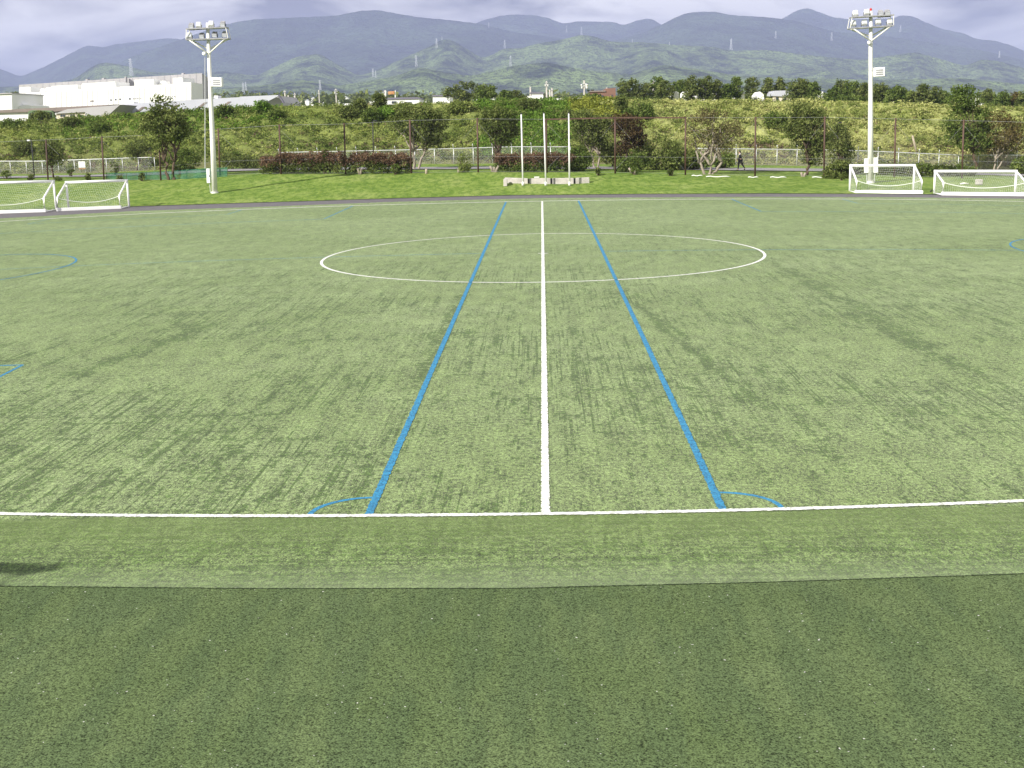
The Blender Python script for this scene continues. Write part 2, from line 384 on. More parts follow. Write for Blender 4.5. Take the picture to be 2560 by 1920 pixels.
# ------------------------------------------------------------------ terrain rows
def pl(x, pts):
    a = np.array(pts, float); return float(np.interp(x, a[:, 0], a[:, 1]))
T1 = [(-600, 575), (0, 546), (347, 527), (640, 517.5), (1000, 504), (1357, 494.8), (1920, 492), (2240, 493), (2560, 497), (3160, 510)]
T2 = [(-600, 560), (0, 531), (347, 516), (640, 507), (960, 497), (1280, 488.5), (1600, 485.5), (1920, 484), (2240, 485.5), (2560, 489), (3160, 502)]
L1 = [(-600, 470), (0, 455), (120, 452), (402, 450), (550, 440), (702, 435), (1028, 433.5), (1195, 431.5), (1367, 432), (1538, 433.5), (1713, 437), (1887, 441), (2060, 442), (2236, 443), (2405, 446), (2560, 449), (3160, 460)]
L3 = [(-600, 442), (0, 436), (230, 433), (500, 420), (700, 414), (1085, 410), (1400, 409), (1890, 413), (2040, 415), (2250, 420), (2400, 425), (2560, 430), (3160, 445)]
L4 = [(-600, 318), (0, 306), (145, 297), (347, 285), (640, 266), (842, 263), (1001, 260), (1280, 253), (1453, 250.5), (1920, 252), (2180, 256), (2354, 262), (2560, 270), (3160, 285)]
def rows(px):
    y1 = 93 - 6 * px / 2560; y3 = 112 - 8 * px / 2560; y4 = 134 - 8 * px / 2560
    a = G(px, pl(px, T2)); a[2] += .03
    return [(pl(px, T2), a), (pl(px, L1), P(px, pl(px, L1), y1)), (pl(px, L3), P(px, pl(px, L3), y3)), (pl(px, L4), P(px, pl(px, L4), y4))]
def gp(px, py):
    r = rows(px)
    if py >= r[0][0]: return G(px, py)
    for (p0, a), (p1, b) in zip(r[:-1], r[1:]):
        if py >= p1:
            d = rayd(px, py); kz = d[2] / d[1]; kk = (b[2] - a[2]) / (b[1] - a[1])
            Y = (a[2] - kk * a[1] - CAM[2] + kz * CAM[1]) / (kz - kk)
            return P(px, py, Y)
    return r[-1][1]
def surf(px, s):       # s: 0..1 lawn, 1..2 verge, 2..3 bank
    r = rows(px); i = min(int(s), 2); f = s - i; return r[i][1] * (1 - f) + r[i + 1][1] * f
def hash2(x, y, k=0):
    return np.sin(x * 1.7 + k) * np.cos(y * 1.3 - k * 2) + .5 * np.sin(x * 3.9 + y * 2.1 + k) + .3 * np.cos(x * 7.3 - y * 6.1)

# ground sheet to the horizon
mk('ground', [(-20000, -3000, -.4), (20000, -3000, -.4), (20000, 20000, -.4), (-20000, 20000, -.4)], [(0, 1, 2, 3)], M_lawn)['kind'] = 'structure'
# turf
e = [G(px, pl(px, T1)) for px in range(-600, 3161, 40)]
v = [(-150, -60, 0), (150, -60, 0), (150, e[-1][1] - 20, 0)] + [(p[0], p[1], 0) for p in e[::-1]] + [(-150, e[0][1] - 25, 0)]
tag(mk('turf_pitch', v, [tuple(range(len(v)))], M_turf), kind='structure')
# older darker turf strip beyond the seam, on the viewer's side
SE = [(-600, 1462), (0, 1467), (640, 1473), (1280, 1472.5), (1920, 1457), (2560, 1436), (3160, 1412)]
v = []
for k in range(0, 1881):
    px = -600 + 2 * k; a = G(px, pl(px, SE) + random.uniform(-.9, .9)); v += [(a[0], a[1], .006), (a[0], a[1] - .012, -.003), (a[0] * 3., -60, .006)]
v = np.array(v); n = len(v) // 3
f = []
for k in range(n - 1): f += [(3 * k, 3 * k + 3, 3 * k + 5, 3 * k + 2)]
tag(mk('older_turf', v, f, M_turf2), kind='structure')
v = []
for k in range(0, 941):
    px = -600 + 4 * k; a = G(px, pl(px, SE)); v += [(a[0], a[1] + random.uniform(.002, .022), .010), (a[0], a[1] - random.uniform(.006, .016), .010)]
tag(mk('turf_seam_shade', v, [(2 * i, 2 * i + 2, 2 * i + 3, 2 * i + 1) for i in range(940)], plain('seam_shadow_gap', (.02, .035, .01), .95, .2, 9)), kind='structure')  # dark strip painted for the shade under the thicker pile's edge
v = []
for px in range(-600, 3161, 40):
    a = G(px, pl(px, T1) + 3); b = G(px, pl(px, T2) - 1); v += [(a[0], a[1], -.004), (b[0], b[1], -.004)]
tag(mk('asphalt_track', v, [(2 * i, 2 * i + 2, 2 * i + 3, 2 * i + 1) for i in range(len(v) // 2 - 1)], M_asph), kind='structure')
# lawn grid
cols = list(range(-620, 3181, 20)); nr = 40
v = []; 
for px in cols:
    for j in range(nr + 1):
        s = 2. * j / nr; p = surf(px, s)
        w = .05 * math.sin(p[0] * .9) * math.cos(p[1] * .7) * (0 if j == 0 else 1)
        v.append((p[0], p[1], p[2] + w * .6))
f = [(i * (nr + 1) + j, (i + 1) * (nr + 1) + j, (i + 1) * (nr + 1) + j + 1, i * (nr + 1) + j + 1) for i in range(len(cols) - 1) for j in range(nr)]
tag(mk('lawn', v, f, M_lawn, smooth=True), kind='structure')
# embankment
cols = list(range(-620, 3181, 10)); nr = 30; v = []
for px in cols:
    for j in range(nr + 1):
        s = 2 + j / nr; p = surf(px, s); q = math.sin(math.pi * j / nr)
        v.append((p[0], p[1], p[2] - .02 + q * (.3 * hash2(p[0] * .6, p[1] * .6) + .15 * hash2(p[0] * 1.7, p[1] * 1.9, 2) - .1)))
    c = surf(px, 3); v += [(c[0], c[1] + 3, c[2] - .2), (c[0], c[1] + 10, c[2] - .8), (c[0] * 1.05, c[1] + 26, 4.8)]
nn = nr + 4
f = [(i * nn + j, (i + 1) * nn + j, (i + 1) * nn + j + 1, i * nn + j + 1) for i in range(len(cols) - 1) for j in range(nn - 1)]
tag(mk('embankment', v, f, M_bank, smooth=True), kind='structure')
tag(mk('plain', [(-12000, 160, 5), (12000, 160, 5), (12000, 13000, 5), (-12000, 13000, 5)], [(0, 1, 2, 3)], M_bank), kind='structure')
# walking path
v = []; pc = list(range(-620, 3181, 20))
for px in pc:
    a = surf(px, 1.38 + .05 * math.sin(px * .004)); b = surf(px, 1.62 + .05 * math.sin(px * .004)); v += [(a[0], a[1], a[2] + .07), (b[0], b[1], b[2] + .07)]
tag(mk('path', v, [(2 * i, 2 * i + 2, 2 * i + 3, 2 * i + 1) for i in range(len(pc) - 1)], M_path), kind='structure')

# ------------------------------------------------------------------ pitch markings
def strip(name, pts, w, mat, label, group, z, step=.25, jit=.006, wj=None):
    # pts: true pitch polyline
    d = [0]; 
    for a, b in zip(pts[:-1], pts[1:]): d.append(d[-1] + math.hypot(b[0] - a[0], b[1] - a[1]))
    n = max(2, int(d[-1] / step)); t = np.linspace(0, d[-1], n + 1)
    xs = np.interp(t, d, [p[0] for p in pts]); ys = np.interp(t, d, [p[1] for p in pts])
    tx = np.gradient(xs); ty = np.gradient(ys); L = np.hypot(tx, ty); tx /= L; ty /= L
    v = []
    for i in range(n + 1):
        for s in (-1, 1):
            q = s * (w / 2 + random.uniform(-jit, jit)); g = T(xs[i] - ty[i] * q, ys[i] + tx[i] * q); v.append((g[0], g[1], z))
    o = mk(name, v, np.array([(2 * i, 2 * i + 2, 2 * i + 3, 2 * i + 1) for i in range(n)]), mat)
    return tag(o, label, 'pitch line', group, 'structure')
GW = 'white pitch markings'; GB = 'blue pitch markings'
lw = .12
strip('touchline', [(-30, 0), (30, 0)], lw, M_wline, 'white touchline along the near side of the pitch', GW, .012, .03, .011)
strip('touchline', [(-60, PW), (60, PW)], .26, M_wline, 'white touchline along the far side of the pitch', GW, .012, .5, .004)
strip('halfway_line', [(0, .06), (0, PW - .06)], lw, M_wline, 'white halfway line running away from the viewer', GW, .012, .03, .011)
a = np.linspace(0, 2 * math.pi, 241)
strip('centre_circle', [(9.09 * math.cos(x), PW / 2 + 9.09 * math.sin(x)) for x in a], lw, M_wline, 'white centre circle of the pitch', GW, .008, .1, .004)
strip('centre_mark', [(-.2, PW / 2), (.2, PW / 2)], .1, M_wline, 'small white cross mark at the centre spot', GW, .016, .05)
for s, nm in ((-1, 'left'), (1, 'right')):
    strip('blue_line', [(s * 2.49, .06), (s * 2.49, PW - .06)], lw, M_bline, f'long blue line to the {nm} of the white halfway line', GB, .008, .04, .011)
    strip('blue_corner_arc', [(s * (2.49 + .85 * math.cos(x)), .06 + .8 * math.sin(x)) for x in np.linspace(0, math.pi / 2, 30)], .08, M_bline, f'blue corner arc on the near touchline, {nm} of the halfway line', GB, .004, .04, .004)
    strip('blue_circle', [(s * (27.75 + 6.85 * math.cos(x)), 34.4 + 6.85 * math.sin(x)) for x in a], .1, M_bline, f'blue centre circle of the small pitch on the {nm}', GB, .008, .15)
    strip('blue_middle_line', [(s * 2.5, 34.4), (s * 55, 34.4)], .06, M_bline, f'faint blue middle line of the small pitch on the {nm}', GB, .004, .2, .01)
    strip('blue_penalty_box', [(s * 13.1, PW - .1), (s * 13.1, 56), (s * 43.5, 56), (s * 43.5, PW - .1)], .09, M_bline, f'faint blue penalty box on the far {nm}', GB, .004, .3, .01)
    strip('blue_goal_box', [(s * 21, PW - .1), (s * 21, 63.3), (s * 35.6, 63.3), (s * 35.6, PW - .1)], .08, M_bline, f'faint blue goal box on the far {nm}', GB, .004, .3, .01)
    strip('blue_near_box', [(s * 12.9, .1), (s * 12.9, 11.72), (s * 43.5, 11.72), (s * 43.5, .1)], .09, M_bline, f'blue penalty box corner on the near {nm} side', GB, .004, .1)

# ------------------------------------------------------------------ plants
def leafcloud(cent, n, rad, size, flat=.75, upb=.35):
    n = int(n * 1.35)
    """cent: (K,3); n leaves per clump"""
    K = len(cent); c = np.repeat(cent, n, 0); rad = np.repeat(np.broadcast_to(rad, (K,)), n)
    d = rng.normal(size=(K * n, 3)); d /= np.linalg.norm(d, axis=1)[:, None]
    c = c + d * (rad * rng.uniform(.3, 1, K * n) ** .6)[:, None] * np.array([1, 1, flat])
    nrm = rng.normal(size=(K * n, 3)) + d * .9; nrm[:, 2] += upb * 2; nrm /= np.linalg.norm(nrm, axis=1)[:, None]
    t = np.cross(nrm, rng.normal(size=(K * n, 3))); t /= np.linalg.norm(t, axis=1)[:, None]; b = np.cross(nrm, t)
    s = (size * rng.uniform(.55, 1.25, K * n))[:, None]
    v = np.stack([c - t * s * .5, c - b * s * .28, c + t * s * .55, c + b * s * .3], 1)
    return v.reshape(-1, 3)
def quads(n): return np.arange(n * 4).reshape(-1, 4)
def crown_centres(ells, K, shell=.6):
    vol = np.array([e[3] * e[4] * e[5] for e in ells]); pr = vol ** .7 / (vol ** .7).sum(); out_ = []
    for _ in range(K):
        e = ells[rng.choice(len(ells), p=pr)]; d = rng.normal(size=3); d /= np.linalg.norm(d)
        r = rng.uniform(0, 1) ** (1 / 3.) if rng.random() > shell else rng.uniform(.78, 1.04)
        out_.append(np.array(e[:3]) + d * r * np.array(e[3:6]))
    return np.array(out_)
def limb(mb, a, b, r0, r1, sag, n=5):
    a = np.array(a, float); b = np.array(b, float); pts = []; rad = []
    for i in range(n + 1):
        t = i / n; p = a * (1 - t) + b * t; p = p + np.array([0, 0, sag * math.sin(math.pi * t)])
        p = p + (rng.normal(size=3) * .04 * np.linalg.norm(b - a) * (0 < i < n)); pts.append(p); rad.append(r0 * (1 - t) + r1 * t)
    mb.tube(pts, rad, 6); return pts
def tree(name, label, cat, base, ells, mat, bark, K, n, cr_, leaf, tr, fork=.35, lean=0, group=None, stems=1, limbs=7, shell=.6):
    base = np.array(base, float); t = thing(name, label, cat, tuple(base), 0, group)
    ells = [np.array(e, float) - np.array([*base, 0, 0, 0]) for e in ells]
    cen = crown_centres(ells, K, shell); cz = np.average([e[2] for e in ells]); cx = np.average([e[0] for e in ells])
    lo = min(e[2] - e[5] for e in ells); hi = max(e[2] + e[5] for e in ells)
    fz = max(.25 * cz, lo * .9 if lo > 0 else .2 * cz) if fork is None else cz * fork
    mb = MB(); forks = []
    for k in range(stems):
        ox = (k - (stems - 1) / 2) * tr * 1.3; tip = np.array([cx * .45 + ox * 4 + lean, rng.normal() * .15, fz * rng.uniform(.85, 1.15)])
        limb(mb, (ox, 0, -.25), tip, tr * (1 if stems == 1 else .7), tr * .7 * (1 if stems == 1 else .7), 0, 5); forks.append(tip)
    up_ = [c for c in cen if c[2] > fz * 1.02]
    for k in range(limbs):
        if not up_: break
        tgt = up_[rng.integers(len(up_))]; f0 = forks[k % len(forks)]
        mid = f0 * .45 + tgt * .55 + np.array([0, 0, .1 * (tgt[2] - fz)])
        limb(mb, f0 - np.array([0, 0, .1]), mid, tr * .5, tr * .25, .05); limb(mb, mid, tgt, tr * .25, tr * .07, 0)
        for _ in range(3):
            t2 = up_[rng.integers(len(up_))]
            if np.linalg.norm(t2 - mid) < .6 * (hi - lo): limb(mb, mid, t2, tr * .16, tr * .05, 0, 3)
    mb.build('trunk', bark, t, True)
    v = leafcloud(cen, n, cr_, leaf); mk('crown', v, quads(len(v) // 4), mat, t)
    return t
def eps(lst, Y):     # pixel ellipses -> world
    o = []
    for (cx, cy, rx, ry) in lst:
        p = P(cx, cy, Y); s = mpp(cx, cy, Y); o.append((*p, rx * s, min(rx, 1.4 * ry) * s * .9, ry * s))
    return o
def ptree(name, label, bx, by, ell, mat, bark, K=130, n=26, cr_=.55, leaf=.26, tr=.14, Y=None, **kw):
    b = gp(bx, by) if Y is None else P(bx, by, Y)
    return tree(name, label, kw.pop('cat', 'tree'), b, eps(ell, b[1]), mat, bark, K, n, cr_, leaf, tr, **kw)

ptree('tree', 'tall dark tree with a narrow spire top left of the left floodlight mast', 426, 450, [(405, 325, 52, 40), (415, 290, 42, 30), (408, 262, 20, 32), (450, 300, 22, 32), (372, 310, 24, 20), (455, 330, 25, 20)], L_dark, M_bark, 190, 24, .6, .26, .2, stems=2, fork=.3, limbs=10, shell=.45)
ptree('tree', 'small dark round tree behind the goals on the far left', 133, 450, [(127, 378, 30, 28), (112, 365, 14, 16), (140, 395, 22, 18)], L_dark, M_bark, 80, 24, .42, .2, .11, fork=.5)
ptree('tree', 'small leaning dark tree between the leftmost fence posts and the tall spire tree', 338, 425, [(345, 368, 30, 20), (335, 385, 20, 15), (365, 360, 14, 12)], L_dark, M_bark, 80, 22, .42, .2, .12, fork=.5, lean=.4)
ptree('tree', 'wide vase shaped tree with a leaning pale trunk behind the long reddish hedge', 1041, 424, [(1050, 315, 58, 42), (1005, 305, 26, 28), (1095, 320, 30, 35), (1050, 285, 50, 20), (1080, 350, 25, 18)], L_dark, M_barkp, 260, 26, .5, .22, .2, fork=.42, stems=2, limbs=12)
ptree('tree', 'dark tree standing left of the three white flagpoles', 1240, 424, [(1248, 312, 46, 42), (1230, 295, 30, 24), (1270, 335, 26, 26)], L_dark, M_bark, 170, 26, .5, .22, .14, fork=.35, limbs=9)
ptree('tree', 'dark spreading tree right of the three white flagpoles with a pale lower trunk', 1490, 421, [(1480, 325, 46, 36), (1455, 300, 28, 24), (1510, 320, 30, 36), (1490, 355, 34, 18)], L_dark, M_barkp, 180, 25, .5, .22, .15, fork=.38, stems=2, limbs=10)
ptree('tree', 'dark reddish tree with a brown trunk under the brown fence beam', 1560, 425, [(1572, 318, 36, 30), (1552, 300, 20, 26), (1590, 345, 24, 22), (1560, 370, 20, 16)], foliage('leaf_maroon', (.022, .018, .01), (.06, .042, .02), (.12, .085, .04)), M_bark, 130, 25, .45, .22, .15, fork=.5, limbs=8)
ptree('tree', 'thin crowned tree with pale forked trunk beside the walking person', 1773, 436, [(1775, 315, 62, 34), (1745, 345, 28, 22), (1825, 335, 38, 30), (1800, 365, 40, 16), (1770, 290, 40, 18)], foliage('leaf_thin_brown', (.05, .05, .02), (.12, .105, .045), (.21, .18, .085)), M_barkp, 130, 20, .5, .18, .2, fork=.28, stems=3, limbs=14)
ptree('tree', 'dense dark oval tree on the lawn left of the right floodlight mast', 2017, 438, [(2020, 330, 42, 48), (1995, 315, 32, 30), (2000, 275, 28, 20), (2045, 345, 30, 38), (2040, 290, 22, 22), (2030, 390, 24, 20)], L_dark, M_bark, 220, 26, .5, .22, .16, fork=.3, limbs=10)
ptree('tree', 'dark cone shaped tree behind the black park lamp near the right mast', 2100, 425, [(2098, 350, 28, 38), (2096, 328, 14, 20), (2102, 385, 32, 25)], L_dark, M_bark, 130, 25, .42, .2, .12, fork=.3)
ptree('tree', 'tallest dark tree right of the right mast rising above the bank crest', 2442, 428, [(2412, 300, 48, 42), (2410, 250, 36, 28), (2405, 228, 26, 14), (2440, 345, 50, 32), (2385, 340, 26, 22), (2465, 300, 20, 24)], L_mid, M_bark, 260, 26, .55, .24, .17, fork=.35, limbs=12)
ptree('tree', 'thin brownish tree with pale split trunk at the right edge', 2485, 430, [(2510, 330, 46, 36), (2500, 300, 30, 20), (2545, 345, 26, 36), (2500, 365, 44, 16)], L_brown, M_barkp, 150, 22, .5, .2, .15, fork=.35, stems=2, limbs=11)

def shrub(name, label, cat, ells, mat, K, n, cr_, leaf, group=None, stem_z=None):
    c = np.mean([e[:3] for e in ells], 0); bz = min(e[2] - e[5] for e in ells); base = np.array([c[0], c[1], bz])
    t = thing(name, label, cat, tuple(base), 0, group)
    ell = [np.array(e, float) - np.array([*base, 0, 0, 0]) for e in ells]
    cen = crown_centres(ell, K, .75)
    mb = MB()
    for k in range(5):
        q = cen[rng.integers(len(cen))]; limb(mb, (rng.normal() * .08, rng.normal() * .08, -.15), q, .045, .015, 0, 3)
    mb.build('stem', M_bark, t)
    v = leafcloud(cen, n, cr_, leaf); v[:, 2] = np.maximum(v[:, 2], .02); mk('foliage', v, quads(len(v) // 4), mat, t); return t
def pshrub(label, lst, mat, by, K=60, n=22, cr_=.35, leaf=.18, cat='shrub', group=None, name='shrub'):
    b = gp(lst[0][0], by); return shrub(name, label, cat, eps(lst, b[1]), mat, K, n, cr_, leaf, group)
pshrub('big rounded pale green bush behind the brown fence posts right of the flagpoles', [(1650, 385, 62, 42), (1610, 400, 34, 30), (1690, 395, 40, 32)], L_pale, 424, 240, 30, .5, .22, 'bush', name='bush')
pshrub('smaller rounded green bush between the dark tree and the maroon tree', [(1530, 385, 26, 26)], L_pale, 420, 80, 26, .4, .2, 'bush', name='bush')
pshrub('low dark green bush under the maroon tree', [(1590, 405, 32, 20), (1560, 415, 22, 14)], L_mid, 430, 80, 26, .4, .2, 'bush', name='bush')
pshrub('low green bush in the shade left of the thin crowned tree', [(1725, 400, 26, 22), (1755, 402, 20, 18)], L_mid, 424, 80, 26, .4, .2, 'bush', name='bush')
pshrub('green bush behind the walking person', [(1812, 402, 28, 18)], L_mid, 422, 60, 24, .35, .2, 'bush', name='bush')
pshrub('round brown and green bush left of the left floodlight mast', [(463, 402, 34, 28), (440, 408, 22, 20)], L_mid, 428, 120, 26, .4, .2, 'bush', name='bush')
pshrub('dark green shrub under the cone shaped tree by the right goal', [(2100, 425, 30, 22), (2078, 432, 16, 14)], L_dark, 446, 90, 26, .4, .2)
pshrub('green bush at the right edge of the picture beyond the last goal', [(2556, 415, 22, 20)], L_mid, 436, 70, 26, .4, .2, 'bush', name='bush')
pshrub('upright green shrub in front of the wire fence right of the leaning trunk', [(1163, 405, 16, 24), (1158, 420, 12, 12)], L_pale, 431, 50, 22, .3, .16)
pshrub('green bush at the right end of the short hedge below the flagpoles', [(1450, 398, 26, 30), (1440, 412, 22, 20)], L_mid, 428, 110, 26, .4, .2, 'bush', name='bush')
smalls = [(1055 / 3.456 * 0 + 300, 448, 7, 9, 'tiny dark shrub on the lawn edge below the leaning dark tree'), (222, 442, 6, 10, 'tiny upright shrub below the white notice board'), (355, 441, 7, 9, 'tiny dark shrub in front of the green mesh screen'),
          (146, 449, 9, 7, 'tiny round shrub between the two left goals'), (76, 443, 7, 8, 'tiny shrub above the crossbar of the leftmost goal'), (175, 425, 9, 14, 'thin bushy sapling left of the white notice board'),
          (286, 420, 12, 16, 'brownish sapling right of the white notice board'), (988, 422, 11, 12, 'small green shrub at the right end of the long reddish hedge'), (1495, 428, 6, 7, 'tiny shrub at the foot of the dark spreading tree'),
          (1586, 426, 9, 8, 'clipped low shrub with pale stems under the maroon tree'), (1676, 428, 7, 8, 'tiny stubby shrub left of the brown post by the thin tree'), (2104, 444, 4, 4, 'tiny shrub beside the left post of the nearer right goal'),
          (812, 402, 8, 30, 'narrow dark green upright shrub in the middle of the long reddish hedge'), (15, 436, 14, 8, 'low weeds clump at the far left under the wire fence')]
for (x, y, rx, ry, lb) in smalls:
    pshrub(lb, [(x, y, rx, ry)], L_mid if rx > 7 else L_dark, min(y + ry + 3, 452), 22, 16, .18, .13)
# hedges: long boxes of foliage
def hedge(label, ps, mat, mat2, by, K=300):
    """ps: list of (px, top py, bottom py)"""
    n0 = gp(ps[0][0], ps[0][2]); base = n0; t = thing('hedge', label, 'hedge', tuple(base))
    cs = []; cs2 = []
    for _ in range(K):
        px = rng.uniform(ps[0][0], ps[-1][0]); tp = np.interp(px, [q[0] for q in ps], [q[1] for q in ps]); bt = np.interp(px, [q[0] for q in ps], [q[2] for q in ps])
        tp += 2.5 * math.sin(px * .13) + 1.5 * math.sin(px * .37)
        g = gp(px, bt); Y = g[1] + rng.uniform(.1, 1.3); h = (bt - tp) * mpp(px, bt, Y); f = rng.uniform(0, 1) ** .8
        c = np.array([g[0], Y, g[2] + .15 + (h - .3) * f]) - base
        (cs if f < .5 + .1 * rng.normal() else cs2).append(c)
    v = leafcloud(np.array(cs), 26, .38, .17); mk('lower_foliage', v, quads(len(v) // 4), mat, t)
    v = leafcloud(np.array(cs2), 26, .38, .17); mk('upper_foliage', v, quads(len(v) // 4), mat2, t)
    return t
hedge('long clipped hedge with reddish brown top left of the leaning trunk', [(652, 398, 436), (700, 383, 436), (900, 380, 436), (1000, 382, 436), (1024, 390, 434)], L_dark, L_red, 0, 700)
hedge('short clipped hedge with reddish top behind the flagpoles', [(1236, 388, 431), (1260, 384, 430), (1400, 383, 431), (1432, 388, 430)], L_mid, L_red, 0, 380)
hedge('dark green hedge right behind the left floodlight mast', [(555, 388, 424), (660, 390, 424)], L_dark, L_dark, 0, 180)
hedge('low dark hedge behind the two goals on the right', [(2120, 412, 436), (2250, 408, 440), (2350, 412, 442), (2440, 416, 442)], L_dark, L_mid, 0, 380)
# bank growth, uncountable
def scatter(name, mat, K, n, cr_, leaf, fpx, label, flat=.8, upb=.5):
    cs = []
    while len(cs) < K:
        px = rng.uniform(-500, 3060); s = rng.uniform(2.02, 3.03)
        if rng.random() < fpx(px, s): p = surf(px, min(s, 3)); cs.append((p[0], p[1] + (max(s, 3) - 3) * 24, p[2] + .05))
    cs = np.array(cs); r = cr_ * rng.uniform(.5, 1.3, K)
    v = leafcloud(cs, n, r, leaf, flat, upb); o = mk(name, v, quads(len(v) // 4), mat); return tag(o, label, 'plants', None, 'stuff')
def mounds(name, mat, K, fpx, label):
    V_ = []
    k = 0
    while k < K:
        px = rng.uniform(-500, 3060); s_ = rng.uniform(2.05, 2.98)
        if rng.random() > fpx(px, s_): continue
        p = surf(px, s_); w = rng.uniform(.5, 1.5); k += 1
        c = rng.normal(size=(10, 3)); c /= np.linalg.norm(c, axis=1)[:, None]; c[:, 2] = abs(c[:, 2]) * .75
        c = p + c * np.array([w * 1.3, w, w * .8]) * .8; V_.append(leafcloud(c, 9, .36, .23, .8, .5))
    v = np.concatenate(V_); return tag(mk(name, v, quads(len(v) // 4), mat), label, 'plants', None, 'stuff')
def sm(x, a, b): t = min(1, max(0, (x - a) / (b - a))); return t * t * (3 - 2 * t)
def patch(px, s, k, thr=0.):
    v_ = math.sin(px * .021 + k) + math.sin(px * .0083 + s * 9 + k * 2) + math.sin(s * 17 + px * .013 - k); return 1 if v_ > thr else .12
scatter('bank_weeds', L_weed, 6400, 13, .38, .21, lambda x, s: (.95 - .55 * sm(x, 1500, 2200)) * patch(x, s, 1, -.4), 'mixed green weeds covering the embankment', .5, .9)
scatter('bank_brush', L_mid, 1700, 18, .55, .24, lambda x, s: (.9 - .8 * sm(x, 1000, 1700)) * patch(x, s, 4, .5), 'darker brush covering the left part of the embankment')
scatter('dry_grass', L_dry, 6500, 12, .34, .2, lambda x, s: (.12 + .88 * sm(x, 1350, 1900)) * patch(x, s, 2.2, -.5), 'yellowish dry grass covering the right part of the embankment', .45, 1.)
scatter('brown_weeds', L_bweed, 1500, 12, .35, .22, lambda x, s: (1 if s < 2.35 else .15) * patch(x, s, 5.5, .3), 'brownish dry weeds along the foot of the embankment')
scatter('climbing_ivy', L_kudzu, 2300, 20, .5, .25, lambda x, s: (1. if 1215 < x + 30 * math.sin(s * 9) < 1450 else (.25 if 150 < x < 700 and s > 2.6 else .0)), 'bright green climbing vines covering the bank behind the flagpoles')
scatter('yellow_brush', L_yellow, 520, 20, .55, .25, lambda x, s: (1. if 1425 < x < 1545 and s > 2.72 else 0), 'yellow green brush at the bank top right of the flagpoles')
mounds('brush_mounds', L_mid, 190, lambda x, s: 1 - .75 * sm(x, 900, 1700), 'dark rounded mounds of brush across the bank')
mounds('pale_mounds', L_pale, 230, lambda x, s: .5 + .5 * sm(x, 700, 1500), 'pale green rounded mounds of weeds across the bank')
mounds('grass_mounds', L_dry, 150, lambda x, s: sm(x, 1300, 1900), 'dry yellow mounds of grass on the right bank')
# individual bank shrubs
bs = [(655, 268, 18, 14, L_kudzu, 'bright green spiky shrub on the bank crest beside the grey gable house'), (690, 285, 16, 10, L_mid, 'dark shrub high on the bank above the left end of the reddish hedge'),
      (900, 265, 12, 16, L_dark, 'small pointed dark shrub on the bank crest'), (870, 282, 22, 14, L_dark, 'wide dark shrub on the bank below the crest, left of the pointed one'), (925, 290, 22, 16, L_mid, 'dark green shrub on the bank above the park lamp'),
      (947, 252, 12, 16, L_dark, 'dark bush standing on the bank crest beside the long white shed'), (965, 282, 20, 14, L_kudzu, 'bright green shrub on the bank right of the park lamp'), (1145, 268, 34, 14, L_pale, 'pale round bush at the bank crest below the big dark crest tree'),
      (1552, 262, 12, 20, L_dark, 'narrow dark bush on the crest above the brown fence beam'), (1600, 280, 40, 16, L_mid, 'bluish green bush high on the bank right of the brown fence beam'), (100, 290, 22, 8, L_dark, 'dark low bush at the bank top below the left shed'),
      (175, 305, 20, 10, L_dark, 'dark low bush at the bank top below the cream wall'), (60, 372, 26, 18, L_dark, 'dark bush at the foot of the bank on the far left'), (1420, 288, 14, 10, L_dark, 'dark hollow bush just above the middle flagpole'),
      (560, 278, 22, 12, L_mid, 'green bush at the bank top right of the left mast'), (30, 310, 24, 10, L_mid, 'leafy bush at the upper bank on the far left'), (1940, 300, 26, 18, L_mid, 'dark green bush on the right bank left of the oval tree'),
      (1320, 262, 26, 14, L_dark, 'dark green bush at the bank crest behind the vines'), (250, 320, 24, 12, L_mid, 'green bush on the bank left of the spire tree'), (1010, 275, 36, 16, L_pale, 'wide pale bush at the crest behind the leaning tree')]
for (x, y, rx, ry, mt, lb) in bs:
    g = gp(x, min(max(y + ry, pl(x, L4) + 2), 420)); shrub('bank_bush', lb, 'bush', eps([(x, y, rx, ry), (x + rx * .4, y + ry * .3, rx * .6, ry * .6)], g[1]), mt, 70, 22, .5, .24, 'bushes on the embankment')

